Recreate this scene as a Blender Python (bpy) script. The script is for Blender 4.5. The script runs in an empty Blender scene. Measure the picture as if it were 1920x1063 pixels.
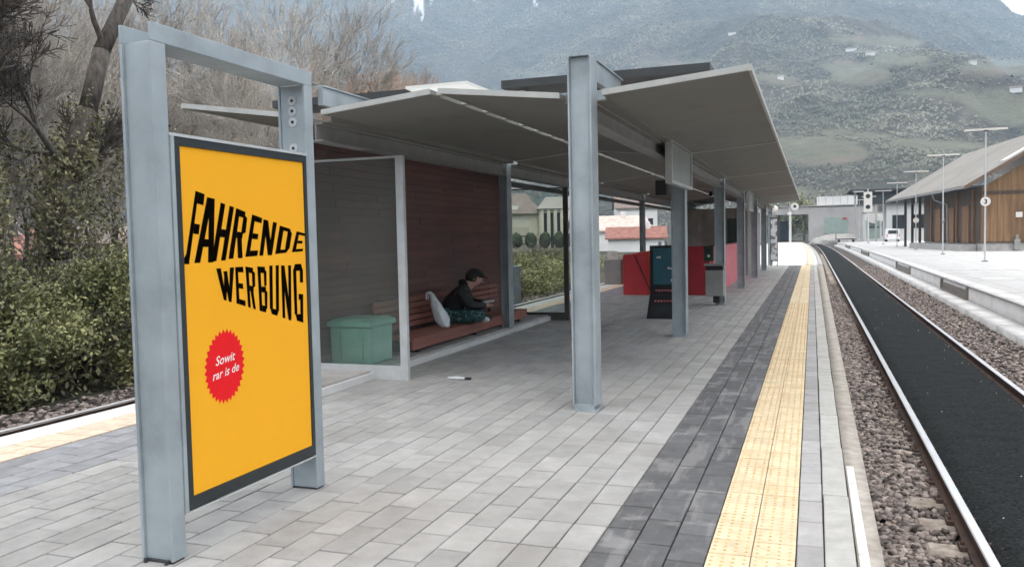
import bpy, bmesh, math, random
import numpy as np
from mathutils import Vector, Matrix
PI = math.pi
random.seed(7); RS = np.random.RandomState(11)
SC = bpy.context.scene
COL = SC.collection

# ------------------------------------------------------------------ camera
def cam_axes(yaw, pitch, roll):
    f = Vector((-math.sin(yaw)*math.cos(pitch), math.cos(yaw)*math.cos(pitch), -math.sin(pitch)))
    r = Vector((math.cos(yaw), math.sin(yaw), 0)); u = r.cross(f)
    r2 = math.cos(roll)*r + math.sin(roll)*u; u2 = -math.sin(roll)*r + math.cos(roll)*u
    return r2, u2, f
cd = bpy.data.cameras.new('camera'); cam = bpy.data.objects.new('camera', cd); COL.objects.link(cam)
r_, u_, f_ = cam_axes(math.radians(19.73), math.radians(3.05), math.radians(-1.2))
m = Matrix.Identity(4)
for i in range(3):
    m[i][0] = r_[i]; m[i][1] = u_[i]; m[i][2] = -f_[i]
m[2][3] = 1.6
cam.matrix_world = m
cd.sensor_width = 36; cd.lens = 1573/1920*36; cd.clip_start = .05; cd.clip_end = 20000
SC.camera = cam

# ------------------------------------------------------------------ light
SUN_EL, SUN_AZ = math.radians(52), math.radians(150)     # azimuth clockwise from +Y
W = bpy.data.worlds.new('World'); SC.world = W; W.use_nodes = True
nt = W.node_tree; nt.nodes.clear()
wo = nt.nodes.new('ShaderNodeOutputWorld'); bg = nt.nodes.new('ShaderNodeBackground')
sky = nt.nodes.new('ShaderNodeTexSky'); sky.sky_type = 'NISHITA'; sky.sun_disc = False
sky.sun_elevation = SUN_EL; sky.sun_rotation = SUN_AZ; sky.dust_density = 6; sky.air_density = 1.3; sky.altitude = 300
mixw = nt.nodes.new('ShaderNodeMix'); mixw.data_type = 'RGBA'; mixw.inputs[0].default_value = .78
mixw.inputs[7].default_value = (16.6, 14.6, 12.6, 1)       # the overcast cloud layer
nt.links.new(sky.outputs[0], mixw.inputs[6]); nt.links.new(mixw.outputs[2], bg.inputs[0])
nt.links.new(bg.outputs[0], wo.inputs[0]); bg.inputs[1].default_value = .13
sl = bpy.data.lights.new('sun', 'SUN'); sl.energy = .9; sl.angle = math.radians(22); sl.color = (1, .95, .88)
so = bpy.data.objects.new('sun', sl); COL.objects.link(so)
sd = Vector((math.sin(SUN_AZ)*math.cos(SUN_EL), math.cos(SUN_AZ)*math.cos(SUN_EL), math.sin(SUN_EL)))
so.rotation_euler = sd.to_track_quat('Z', 'Y').to_euler(); so.location = (0, 0, 60)
SC.view_settings.view_transform = 'Standard'; SC.view_settings.look = 'None'
SC.view_settings.gamma = 1; SC.view_settings.exposure = .95
try: SC.view_settings.use_curve_mapping = False
except Exception: pass
SC.render.engine = 'CYCLES'
SC.cycles.use_denoising = True
SC.cycles.volume_bounces = 3
SC.cycles.max_bounces = 8

# ------------------------------------------------------------------ materials
def mat(name, col, rough=.8, var=.12, scale=6, bump=0, bscale=None, metal=0, col2=None, rnd=0, stretch=None,
        spec=.5, detail=5, sharp=None, island=False):
    m = bpy.data.materials.new(name); m.use_nodes = True
    n = m.node_tree; b = n.nodes['Principled BSDF']; L = n.links.new
    b.inputs['Roughness'].default_value = rough; b.inputs['Metallic'].default_value = metal
    b.inputs['Specular IOR Level'].default_value = spec
    tc = n.nodes.new('ShaderNodeTexCoord'); mp = n.nodes.new('ShaderNodeMapping')
    L(tc.outputs['Object'], mp.inputs[0])
    # shift the pattern for every object so copies do not repeat
    oi = n.nodes.new('ShaderNodeObjectInfo'); vm = n.nodes.new('ShaderNodeVectorMath'); vm.operation = 'SCALE'
    cx = n.nodes.new('ShaderNodeCombineXYZ'); L(oi.outputs['Random'], cx.inputs[0]); L(oi.outputs['Random'], cx.inputs[1])
    L(cx.outputs[0], vm.inputs[0]); vm.inputs['Scale'].default_value = 37; L(vm.outputs[0], mp.inputs['Location'])
    if stretch: mp.inputs['Scale'].default_value = stretch
    nz = n.nodes.new('ShaderNodeTexNoise'); nz.inputs['Scale'].default_value = scale; nz.inputs['Detail'].default_value = detail
    nz.inputs['Roughness'].default_value = .62
    L(mp.outputs[0], nz.inputs['Vector'])
    c2 = col2 if col2 else tuple(c*(1-var*2.2) for c in col)
    c1 = col if col2 else tuple(min(1, c*(1+var)) for c in col)
    rp = n.nodes.new('ShaderNodeValToRGB'); e = rp.color_ramp.elements
    lo, hi = sharp if sharp else (.3, .7)
    e[0].position = lo; e[1].position = hi; e[0].color = (*c2, 1); e[1].color = (*c1, 1)
    L(nz.outputs['Fac'], rp.inputs[0]); out = rp.outputs[0]
    if rnd:
        g = n.nodes.new('ShaderNodeNewGeometry'); ad = n.nodes.new('ShaderNodeMath'); ad.operation = 'ADD'
        L(oi.outputs['Random'], ad.inputs[0])
        if island: L(g.outputs['Random Per Island'], ad.inputs[1])
        else: ad.inputs[1].default_value = 0
        fr = n.nodes.new('ShaderNodeMath'); fr.operation = 'FRACT'; L(ad.outputs[0], fr.inputs[0])
        mr = n.nodes.new('ShaderNodeMapRange'); L(fr.outputs[0], mr.inputs[0])
        mr.inputs['To Min'].default_value = 1-rnd; mr.inputs['To Max'].default_value = 1+rnd
        mu = n.nodes.new('ShaderNodeVectorMath'); mu.operation = 'SCALE'; L(out, mu.inputs[0]); L(mr.outputs[0], mu.inputs['Scale'])
        out = mu.outputs[0]
    L(out, b.inputs['Base Color'])
    if bump:
        n2 = n.nodes.new('ShaderNodeTexNoise'); n2.inputs['Scale'].default_value = bscale or scale*8; n2.inputs['Detail'].default_value = 4
        L(mp.outputs[0], n2.inputs['Vector'])
        bp = n.nodes.new('ShaderNodeBump'); bp.inputs['Strength'].default_value = bump; bp.inputs['Distance'].default_value = .01
        L(n2.outputs['Fac'], bp.inputs['Height']); L(bp.outputs[0], b.inputs['Normal'])
    return m
def nodes(m): return m.node_tree.nodes, m.node_tree.links.new, m.node_tree.nodes['Principled BSDF']
def base_src(m):
    b = m.node_tree.nodes['Principled BSDF']; return b.inputs['Base Color'].links[0].from_socket
def overlay(m, col, scale, lo, hi, amount=1, stretch=None, detail=6):
    """a second blotch layer (stains, dirt, wear) over a material's colour"""
    N, L, b = nodes(m); src = base_src(m)
    tc = N.new('ShaderNodeNewGeometry'); mp = N.new('ShaderNodeMapping'); L(tc.outputs['Position'], mp.inputs[0])
    mp.inputs['Location'].default_value = (3.1, 7.7, 1.3)
    if stretch: mp.inputs['Scale'].default_value = stretch
    nz = N.new('ShaderNodeTexNoise'); nz.inputs['Scale'].default_value = scale; nz.inputs['Detail'].default_value = detail
    L(mp.outputs[0], nz.inputs['Vector'])
    mr = N.new('ShaderNodeMapRange'); mr.clamp = True; mr.inputs['From Min'].default_value = lo; mr.inputs['From Max'].default_value = hi
    mr.inputs['To Max'].default_value = amount; L(nz.outputs['Fac'], mr.inputs[0])
    mx = N.new('ShaderNodeMix'); mx.data_type = 'RGBA'; L(mr.outputs[0], mx.inputs[0]); L(src, mx.inputs[6]); mx.inputs[7].default_value = (*col, 1)
    L(mx.outputs[2], b.inputs['Base Color']); return m

M = {}
M['paver'] = overlay(mat('concrete_paver', (.365, .358, .345), .85, .08, 5, .3, 90, rnd=.11, island=True), (.22, .205, .185), .9, .5, .8, .6)
overlay(M['paver'], (.17, .155, .135), 14, .64, .8, .5)
M['paver_far'] = mat('pale_concrete_slabs', (.70, .69, .675), .85, .05, .8, .1, 30)  # whiter concrete, with the open-sky brightness beyond the canopy put into its tone
M['joint'] = mat('joint_sand', (.12, .112, .10), .95, .3, 20)
M['dark_paver'] = overlay(mat('dark_paver', (.115, .115, .119), .75, .14, 7, .25, 90, rnd=.16, island=True), (.26, .255, .25), 8, .53, .62, .45, (1.6, .22, 1))
overlay(M['dark_paver'], (.34, .335, .33), 3.2, .57, .66, .4, (1, 1.6, 1), 9)
M['left_paver'] = mat('blue_grey_paver', (.285, .288, .30), .8, .12, 5, .2, 60, rnd=.1, island=True)
M['tactile'] = overlay(mat('yellow_tactile_tile', (.70, .58, .385), .8, .10, 8, .2, 80, rnd=.06, island=True), (.55, .37, .20), 5, .48, .75, .6)
M['dome'] = mat('worn_dome', (.68, .48, .26), .8, .15, 20)
M['tactile_left'] = overlay(mat('pale_tactile_tile', (.74, .60, .46), .8, .1, 8, .2, 80, rnd=.05, island=True), (.62, .42, .3), 6, .5, .75, .5)
M['edge_slab'] = overlay(mat('edge_slab', (.46, .45, .42), .85, .08, 9, .4, 120, rnd=.06, island=True), (.30, .28, .25), 3, .5, .75, .5)
M['small_slab'] = overlay(mat('grey_edge_slab', (.38, .37, .365), .85, .08, 9, .3, 120, rnd=.13, island=True), (.26, .24, .22), 2, .5, .75, .5)
M['rim'] = overlay(mat('worn_rim_concrete', (.43, .39, .34), .9, .14, 10, .4, 90), (.25, .21, .17), 5, .5, .7, .6)
M['white_paint'] = overlay(mat('worn_white_paint', (.72, .69, .64), .7, .06, 12), (.42, .38, .33), 18, .55, .7, .9)
M['concrete'] = overlay(mat('old_concrete', (.42, .40, .38), .9, .12, 3, .3, 60), (.27, .24, .22), 2, .5, .75, .5)
M['pale_concrete'] = overlay(mat('bleached_concrete', (.66, .65, .635), .9, .07, 2, .2, 60), (.50, .48, .46), 1.3, .5, .8, .5)
M['steel'] = overlay(mat('galvanised_steel', (.34, .385, .41), .5, .09, 4, .05, 60, metal=.25), (.47, .52, .55), 2.2, .42, .75, .8)
overlay(M['steel'], (.25, .27, .285), 5, .62, .78, .5, (1, 1, .3))
M['steel_soft'] = mat('painted_grey_steel', (.30, .295, .285), .6, .08, 4)
M['alu'] = mat('brushed_aluminium', (.58, .59, .59), .45, .06, 8, metal=.3)
M['dark_steel'] = mat('dark_steel', (.045, .048, .05), .5, .1, 6)
M['bronze'] = mat('dark_bronze_frame', (.10, .098, .09), .5, .1, 6)
M['soffit'] = overlay(mat('roof_sheet', (.235, .228, .205), .7, .04, 2), (.205, .20, .182), .9, .45, .75, .6, (1, .4, 1))
overlay(M['soffit'], (.13, .12, .105), 2.2, .60, .78, .5, (1.5, .5, 1))
M['fascia'] = mat('roof_edge_trim', (.50, .50, .48), .5, .06, 5, metal=.2)
M['plank'] = overlay(mat('red_brown_plank', (.215, .10, .088), .65, .15, 4, .2, 60, rnd=.09, stretch=(1, .12, 1)), (.15, .105, .095), .8, .4, .65, .6)
M['bench_wood'] = overlay(mat('bench_wood', (.34, .135, .10), .6, .16, 6, .15, 60, rnd=.12, stretch=(1, .1, 1)), (.2, .13, .1), 1.5, .5, .7, .5, (1, .2, 1))
M['bin_green'] = mat('teal_green_plastic', (.30, .56, .45), .5, .05, 5)
M['grey_bin'] = mat('grey_painted_sheet', (.29, .295, .275), .5, .07, 5)
M['black'] = mat('black_plastic', (.015, .016, .018), .45, .1, 8)
M['poster'] = mat('poster_paper_yellow', (.95, .445, .028), .9, .012, 3, spec=.05)
M['poster_frame'] = mat('dark_display_frame', (.018, .026, .03), .35, .1, 5)
M['ink'] = mat('black_ink', (.004, .003, .002), .95, .05, 5, spec=.0)
M['red_ink'] = mat('red_ink', (.85, .022, .028), .9, .03, 5, spec=.05)
M['white_ink'] = mat('white_ink', (.88, .82, .78), .6, .03, 5)
M['teal_print'] = mat('teal_print', (.035, .13, .18), .4, .1, 3)
M['red_wall'] = mat('red_painted_sheet', (.62, .04, .05), .55, .08, 2)
M['orange_wall'] = mat('orange_red_sheet', (.72, .12, .05), .55, .08, 2)
M['pink_wall'] = mat('skylit_pink_sheet', (.72, .19, .22), .6, .08, 2)  # sky light on the red parapet side put into the colour; also pink print
M['rail_top'] = mat('polished_rail_head', (.74, .72, .72), .32, .05, 3, metal=.55)
M['rail_side'] = mat('rusty_rail_web', (.10, .06, .045), .85, .2, 10)
M['sleeper'] = overlay(mat('concrete_sleeper', (.44, .385, .325), .9, .15, 6, .4, 80, rnd=.2), (.2, .155, .13), 9, .45, .68, .8)
M['stone'] = mat('ballast_stone', (.25, .207, .185), .9, .25, 9, .5, 60, rnd=.78, island=True)
M['ballast'] = mat('ballast_bed', (.10, .08, .07), .95, .35, 14, 1.0, 40)
M['mat'] = overlay(mat('black_track_infill', (.017, .02, .0205), .9, .5, 30, 1, 90, spec=.15), (.07, .075, .072), 30, .62, .72, .7, detail=3)
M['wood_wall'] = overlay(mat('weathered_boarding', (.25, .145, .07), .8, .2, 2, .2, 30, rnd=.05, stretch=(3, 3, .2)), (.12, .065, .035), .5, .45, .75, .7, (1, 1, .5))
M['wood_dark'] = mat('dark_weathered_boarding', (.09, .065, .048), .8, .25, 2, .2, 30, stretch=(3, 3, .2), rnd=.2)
M['wh_roof'] = overlay(mat('pale_roof_sheets', (.30, .28, .25), .8, .05, .3), (.22, .195, .17), .35, .45, .7, .6)
M['white_wall'] = mat('white_render', (.78, .77, .75), .8, .04, .6)
M['cream'] = mat('cream_render', (.62, .58, .46), .85, .06, .6)
M['brown_roof'] = mat('brown_roof_tiles', (.24, .19, .165), .85, .15, 1.5)
M['red_roof'] = mat('red_roof_tiles', (.33, .15, .115), .85, .2, 1.5)
M['grey_wall'] = mat('grey_render', (.46, .44, .43), .85, .08, .3)
M['green_shutter'] = mat('pale_green_shutter', (.33, .42, .38), .6, .06, 1)
M['window'] = mat('dark_window', (.03, .035, .04), .15, .1, 2)
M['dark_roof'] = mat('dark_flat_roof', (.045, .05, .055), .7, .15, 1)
M['skin'] = mat('skin', (.56, .32, .25), .6, .05, 20)
M['jacket'] = mat('black_down_jacket', (.012, .012, .015), .55, .3, 25)
M['trousers'] = mat('teal_floral_trousers', (.03, .10, .105), .8, .2, 26, col2=(.012, .02, .022), sharp=(.45, .5))
overlay(M['trousers'], (.25, .42, .42), 30, .63, .66, .9, detail=1)
M['hair'] = mat('dark_hair', (.02, .016, .014), .6, .3, 40)
M['cap'] = mat('dark_cap', (.022, .02, .022), .8, .3, 20)
M['plastic_white'] = mat('thin_white_plastic', (.74, .76, .78), .45, .07, 14)
M['paper'] = mat('book_paper', (.74, .74, .76), .7, .1, 30)
M['bark'] = mat('grey_brown_bark', (.13, .112, .098), .95, .3, 14, .8, 40, stretch=(1, 1, .3))
M['twig'] = mat('twig_bark', (.50, .46, .41), .9, .2, 2, rnd=.3)
M['twig_red'] = mat('reddish_twig', (.56, .43, .35), .9, .2, 2, rnd=.2)
M['leaf'] = mat('evergreen_leaf', (.34, .34, .155), .6, .25, 1.2, col2=(.10, .115, .045), rnd=.65, island=True)
M['ivy'] = mat('ivy_leaf', (.36, .33, .19), .6, .25, 1.5, col2=(.09, .09, .042), rnd=.6, island=True)
M['leaf_light'] = mat('yellow_green_leaf', (.36, .36, .18), .7, .2, .8, rnd=.4, island=True)
M['leaf_brown'] = mat('withered_leaf', (.48, .25, .13), .8, .3, 1.5, rnd=.4, island=True)
M['clipped'] = mat('dark_clipped_shrub', (.035, .05, .02), .8, .3, 4, .5, 30)

def glass_mat(name, tint, fac, rough=.02):
    m = bpy.data.materials.new(name); m.use_nodes = True; n = m.node_tree; L = n.links.new; n.nodes.clear()
    o = n.nodes.new('ShaderNodeOutputMaterial'); t = n.nodes.new('ShaderNodeBsdfTransparent'); g = n.nodes.new('ShaderNodeBsdfGlossy')
    d = n.nodes.new('ShaderNodeBsdfDiffuse'); fr = n.nodes.new('ShaderNodeFresnel'); fr.inputs[0].default_value = 1.3
    t.inputs[0].default_value = (*tint, 1); g.inputs[1].default_value = rough; d.inputs[0].default_value = (.5, .55, .52, 1)
    a = n.nodes.new('ShaderNodeMixShader'); b = n.nodes.new('ShaderNodeMixShader'); b.inputs[0].default_value = fac
    L(fr.outputs[0], a.inputs[0]); L(t.outputs[0], a.inputs[1]); L(g.outputs[0], a.inputs[2])
    nz = n.nodes.new('ShaderNodeTexNoise'); nz.inputs['Scale'].default_value = 2.5; nz.inputs['Detail'].default_value = 5
    tc = n.nodes.new('ShaderNodeTexCoord'); L(tc.outputs['Object'], nz.inputs['Vector'])
    mr = n.nodes.new('ShaderNodeMapRange'); mr.inputs['To Min'].default_value = fac*.3; mr.inputs['To Max'].default_value = fac*1.8
    L(nz.outputs['Fac'], mr.inputs[0]); L(mr.outputs[0], b.inputs[0])
    L(a.outputs[0], b.inputs[1]); L(d.outputs[0], b.inputs[2]); L(b.outputs[0], o.inputs[0]); return m
M['glass'] = glass_mat('shelter_glass', (.88, .92, .90), .06)
M['frosted'] = glass_mat('frosted_sign_acrylic', (.88, .88, .86), .4, .3)

# ------------------------------------------------------------------ builders
class MB:
    def __init__(s): s.v = []; s.f = []; s.mi = []; s.log = []
    def add(s, vs, fs, mi=0):
        o = len(s.v); s.log.append((vs, fs)); s.v += [tuple(v) for v in vs]; s.f += [tuple(i+o for i in f) for f in fs]; s.mi += [mi]*len(fs); return s
    def box(s, x0, x1, y0, y1, z0, z1, mi=0):
        return s.add([(x0,y0,z0),(x1,y0,z0),(x1,y1,z0),(x0,y1,z0),(x0,y0,z1),(x1,y0,z1),(x1,y1,z1),(x0,y1,z1)],
                     [(0,3,2,1),(4,5,6,7),(0,1,5,4),(1,2,6,5),(2,3,7,6),(3,0,4,7)], mi)
    def bev(s, x0, x1, y0, y1, z0, z1, b, mi=0):
        """a box whose top edges are chamfered by b"""
        vs = [(x0,y0,z0),(x1,y0,z0),(x1,y1,z0),(x0,y1,z0),(x0,y0,z1-b),(x1,y0,z1-b),(x1,y1,z1-b),(x0,y1,z1-b),
              (x0+b,y0+b,z1),(x1-b,y0+b,z1),(x1-b,y1-b,z1),(x0+b,y1-b,z1)]
        fs = [(0,1,5,4),(1,2,6,5),(2,3,7,6),(3,0,4,7),(4,5,9,8),(5,6,10,9),(6,7,11,10),(7,4,8,11),(8,9,10,11)]
        return s.add(vs, fs, mi)
    def hexa(s, a, b, mi=0):
        """two quads a, b (4 points each) joined"""
        return s.add(list(a)+list(b), [(3,2,1,0),(4,5,6,7),(0,1,5,4),(1,2,6,5),(2,3,7,6),(3,0,4,7)], mi)
    def tube(s, p0, p1, r0, r1=None, n=8, mi=0, cap=True):
        r1 = r0 if r1 is None else r1
        p0 = Vector(p0); p1 = Vector(p1); d = (p1-p0).normalized()
        a = d.cross(Vector((0,0,1)) if abs(d.z) < .9 else Vector((1,0,0))).normalized(); b = d.cross(a)
        vs = []
        for p, r in ((p0,r0),(p1,r1)):
            for k in range(n):
                t = 2*PI*k/n; vs.append(p + a*math.cos(t)*r + b*math.sin(t)*r)
        fs = [(k,(k+1)%n,n+(k+1)%n,n+k) for k in range(n)]
        if cap: fs += [tuple(reversed(range(n))), tuple(range(n,2*n))]
        return s.add(vs, fs, mi)
    def path(s, pts, radii, n=8, mi=0):
        for i in range(len(pts)-1): s.tube(pts[i], pts[i+1], radii[i], radii[i+1], n, mi)
        return s
    def disc(s, c, r, axis, th, n=24, mi=0):
        c = Vector(c); ax = Vector(axis).normalized(); return s.tube(c-ax*th/2, c+ax*th/2, r, r, n, mi)
    def each(s, name, m, parent=None, origin=(0,0,0), bevel=0):
        """every piece an object of its own"""
        for vs, fs in s.log: o = MB().add(vs, fs).build(name, m, parent, origin, bevel=bevel)
        return o
    def build(s, name, m, parent=None, origin=(0,0,0), smooth=False, bevel=0):
        me = bpy.data.meshes.new(name); ox, oy, oz = origin
        me.from_pydata([(x-ox, y-oy, z-oz) for x, y, z in s.v], [], s.f)
        ms = m if isinstance(m, (list, tuple)) else [m]
        for q in ms: me.materials.append(q)
        if len(ms) > 1: me.polygons.foreach_set('material_index', s.mi)
        if smooth: me.shade_smooth()
        me.update(); return link(name, me, parent, bevel=bevel)
def link(name, me, parent=None, loc=None, bevel=0):
    o = bpy.data.objects.new(name, me); COL.objects.link(o)
    if parent: o.parent = parent
    if loc: o.location = loc
    if bevel:
        b = o.modifiers.new('edge', 'BEVEL'); b.width = bevel; b.segments = 2; b.limit_method = 'ANGLE'
    return o
def tag(o, label=None, cat=None, group=None, kind=None):
    if label: o['label'] = label
    if cat: o['category'] = cat
    if group: o['group'] = group
    if kind: o['kind'] = kind
    return o
def thing(name, label, cat, loc=(0,0,0), group=None, rz=0):
    o = bpy.data.objects.new(name, None); COL.objects.link(o); o.location = loc; o.rotation_euler.z = rz; o.empty_display_size = .2
    return tag(o, label, cat, group)
def copy_tree(o, parent=None):
    kids = list(o.children)
    c = o.copy(); COL.objects.link(c)
    if parent: c.parent = parent
    for k in kids: copy_tree(k, c)
    return c
def mesh_np(name, V, F, m, smooth=False):
    me = bpy.data.meshes.new(name); V = np.asarray(V, np.float32); F = np.asarray(F, np.int32); k = F.shape[1]
    me.vertices.add(len(V)); me.vertices.foreach_set('co', V.ravel())
    me.loops.add(F.size); me.loops.foreach_set('vertex_index', F.ravel())
    me.polygons.add(len(F)); me.polygons.foreach_set('loop_start', np.arange(0, F.size, k, dtype=np.int32))
    me.polygons.foreach_set('loop_total', np.full(len(F), k, np.int32))
    me.update(calc_edges=True); me.validate(); me.materials.append(m)
    if smooth: me.shade_smooth()
    return me

# numpy value noise
_G = RS.rand(64, 64, 64)
def vnoise(x, y, z=0.):
    x = np.asarray(x, float); y = np.asarray(y, float); z = np.asarray(z, float) + x*0
    xi = np.floor(x).astype(int); yi = np.floor(y).astype(int); zi = np.floor(z).astype(int)
    fx = x-xi; fy = y-yi; fz = z-zi; fx = fx*fx*(3-2*fx); fy = fy*fy*(3-2*fy); fz = fz*fz*(3-2*fz)
    g = lambda a, b, c: _G[(xi+a) & 63, (yi+b) & 63, (zi+c) & 63]
    l = lambda a, b, t: a+(b-a)*t
    return l(l(l(g(0,0,0),g(1,0,0),fx), l(g(0,1,0),g(1,1,0),fx), fy), l(l(g(0,0,1),g(1,0,1),fx), l(g(0,1,1),g(1,1,1),fx), fy), fz)
def fbm(x, y, z=0., o=5):
    s = 0; a = .5; t = 0
    for k in range(o):
        s = s + a*vnoise(x*2**k+17*k, y*2**k+31*k, z); t += a; a *= .5
    return s/t

# ------------------------------------------------------------------ course of tracks and platform edges
def bend(y): return 1e-6*max(y-60, 0)**3
def xc(y): return 1.85 - bend(y)                       # centre line of the right-hand track
def xe(y): return .31 + (.004*min(y, 45)) - max(y-45, 0)**2/5200.   # edge of our platform
def xw(y): return 4.3 - .75*bend(y) + .004*min(y, 60)  # face of the platform opposite
ZR, ZG = -.55, -.72                                    # rail head, ballast

# ------------------------------------------------------------------ terrain: valley floor and mountains, one sheet
def elev(azd):          # skyline angle in degrees, distance of the foot and of the ridge, by bearing
    E = np.interp(azd, [-180,-90,-60,-30,-12,-2,6,8.5,10,11,12,16,30,60,180], [13,14,16,20,19.5,18,16.0,14.6,12.7,11.9,11.3,11.5,11.5,12,13])
    Rr = np.interp(azd, [-180,-60,-25,-12,-4,20,180], [4200,4200,4200,4000,3000,2900,4200])
    R0 = np.interp(azd, [-180,-60,-25,-8,0,20,180], [500,420,700,600,420,420,500])
    return E, Rr, R0
def land(azd, r):
    E, Rr, R0 = elev(azd)
    s = np.clip((r-R0)/(Rr-R0), 0, 1.25)
    prof = np.clip(s, 0, 1)**.62
    e = np.radians(E*prof)
    h = r*np.tan(e)
    h = np.where(s > 1, h*(1-(s-1)*1.5), h)
    x = r*np.sin(np.radians(azd)); y = r*np.cos(np.radians(azd))
    n = fbm(x/900+5, y/900+9, 0, 5)-.5; n2 = fbm(x/150+3, y/150+1, 0, 4)-.5; n3 = fbm(x/28., y/28., 2.3, 3)-.5
    rid = 1-2*np.abs(fbm(x/1300+40, y/1300+22, 1., 4)-.5)*2
    w = np.clip(s*6, 0, 1)*np.clip((1.15-s)*4, 0.15, 1)
    h = h + w*(n*330*np.clip(s*1.6, .15, 1) + (rid-.6)*200*np.clip(s, 0, 1) + n2*70 + n3*20)
    return x, y, h*np.clip((s-.0)*40, 0, 1) - .95
az = np.concatenate([np.arange(-180, -62, 3), np.arange(-62, 30, .16), np.arange(30, 180.01, 3)])
rr = np.concatenate([[.6, 6, 20, 60, 140, 250, 350], np.geomspace(410, 6200, 330)])
A, R_ = np.meshgrid(az, rr, indexing='ij')
X, Y, Z = land(A, R_)
nA, nR = A.shape
V = np.stack([X, Y, Z], -1).reshape(-1, 3)
idx = np.arange(nA*nR).reshape(nA, nR)
F = np.stack([idx[:-1,:-1], idx[:-1,1:], idx[1:,1:], idx[1:,:-1]], -1).reshape(-1, 4)
# land cover: meadows as patches given by bearing, distance share and size
def r_of(azd, e):
    E, Rr, R0 = elev(azd); return R0 + (Rr-R0)*(e/E)**(1/.62)
MEADOWS = [(2.2, 9.9, 2.4, .9), (-2.2, 9.9, 2.2, .5), (-8.0, 11.0, 3.6, .5), (3.4, 11.6, 2.6, .3), (5.0, 10.4, 2.0, .5),
           (-.2, 5.3, 3.4, .75), (2.6, 6.1, 2.0, .22), (12.3, 6.9, 3.0, .9), (10.8, 9.3, 2.4, .45), (-16, 10.6, 4.5, .3), (8.0, 8.0, 2.5, .22), (-4.5, 3.2, 4, .5), (6.8, 5.2, 2.5, .3)]
ea = np.degrees(np.arctan2(Z-1.6, R_))
md = np.zeros_like(A); wob = (fbm(X/130., Y/130., 4., 5)-.5)*3.2
for (ma, me_, wa, we) in MEADOWS:
    tilt = (A-ma)*-.14                                  # the terraces dip to the right
    d = np.sqrt(((A-ma)/wa)**2 + ((ea-me_-tilt)/we)**2)
    md = np.maximum(md, np.clip((1.05-d+wob*.5)*4, 0, 1)*.85)
sn = np.zeros_like(A)
for (a0, e0, wd, k) in ((-26.0, 14.6, .10, .22), (-25.35, 14.2, .13, -.12), (-24.9, 15.0, .10, .3), (-22.0, 15.3, .12, .2), (-17.6, 14.9, .10, -.4), (-27.5, 15.2, .14, .3)):
    d = np.abs(A-a0-(ea-e0)*k+(fbm(X/60., Y/60., 3., 3)-.5)*.5)/(wd*np.clip((ea-e0)*1.5, .3, 3)); sn = np.maximum(sn, np.clip((1-d)*3, 0, 1)*np.clip((ea-e0)*3, 0, 1))
md = np.where(R_ < 400, .25, md)
tme = mesh_np('terrain', V, F, bpy.data.materials.new('valley_and_slopes'), True)
ca = tme.color_attributes.new('cover', 'FLOAT_COLOR', 'POINT')
buf = np.zeros((len(V), 4), np.float32); buf[:,0] = md.ravel(); buf[:,1] = sn.ravel(); buf[:,2] = 0; buf[:,3] = 1
ca.data.foreach_set('color', buf.ravel())
tm = tme.materials[0]; tm.use_nodes = True; N, L, b = nodes(tm)
b.inputs['Roughness'].default_value = .95; b.inputs['Specular IOR Level'].default_value = .1
at_ = N.new('ShaderNodeAttribute'); at_.attribute_name = 'cover'; sp = N.new('ShaderNodeSeparateColor'); L(at_.outputs['Color'], sp.inputs[0])
tc = N.new('ShaderNodeTexCoord')
def nz_(s, d=6, r=.65):
    q = N.new('ShaderNodeTexNoise'); q.inputs['Scale'].default_value = s; q.inputs['Detail'].default_value = d; q.inputs['Roughness'].default_value = r
    L(tc.outputs['Object'], q.inputs['Vector']); return q.outputs['Fac']
def ramp(src, stops):
    q = N.new('ShaderNodeValToRGB'); e = q.color_ramp.elements
    while len(e) < len(stops): e.new(.5)
    for k, (p, c) in enumerate(stops): e[k].position = p; e[k].color = (*c, 1)
    L(src, q.inputs[0]); return q.outputs[0]
def mixc(f, a, c):
    q = N.new('ShaderNodeMix'); q.data_type = 'RGBA'; L(f, q.inputs[0]); L(a, q.inputs[6]); L(c, q.inputs[7]); return q.outputs[2]
forest = ramp(nz_(.05, 8, .75), [(.34, (.02,.027,.022)), (.47, (.07,.07,.055)), (.55, (.13,.12,.098)), (.66, (.24,.22,.18))])
stand = ramp(nz_(.006, 5), [(.42, (.03,.042,.03)), (.58, (.13,.112,.095))])
q = N.new('ShaderNodeMix'); q.data_type = 'RGBA'; q.inputs[0].default_value = .42; L(forest, q.inputs[6]); L(stand, q.inputs[7]); forest = q.outputs[2]
grass = ramp(nz_(.011, 7), [(.36, (.25,.20,.16)), (.48, (.18,.185,.13)), (.66, (.25,.245,.18))])
snow = ramp(nz_(.03), [(.3, (.8,.82,.85)), (.7, (.88,.89,.9))])
colr = mixc(sp.outputs[0], forest, grass); colr = mixc(sp.outputs[1], colr, snow); L(colr, b.inputs['Base Color'])
bp = N.new('ShaderNodeBump'); bp.inputs['Strength'].default_value = 1; bp.inputs['Distance'].default_value = 9
L(nz_(.07, 6, .7), bp.inputs['Height']); L(bp.outputs[0], b.inputs['Normal'])
tag(link('terrain', tme), kind='structure')

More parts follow.
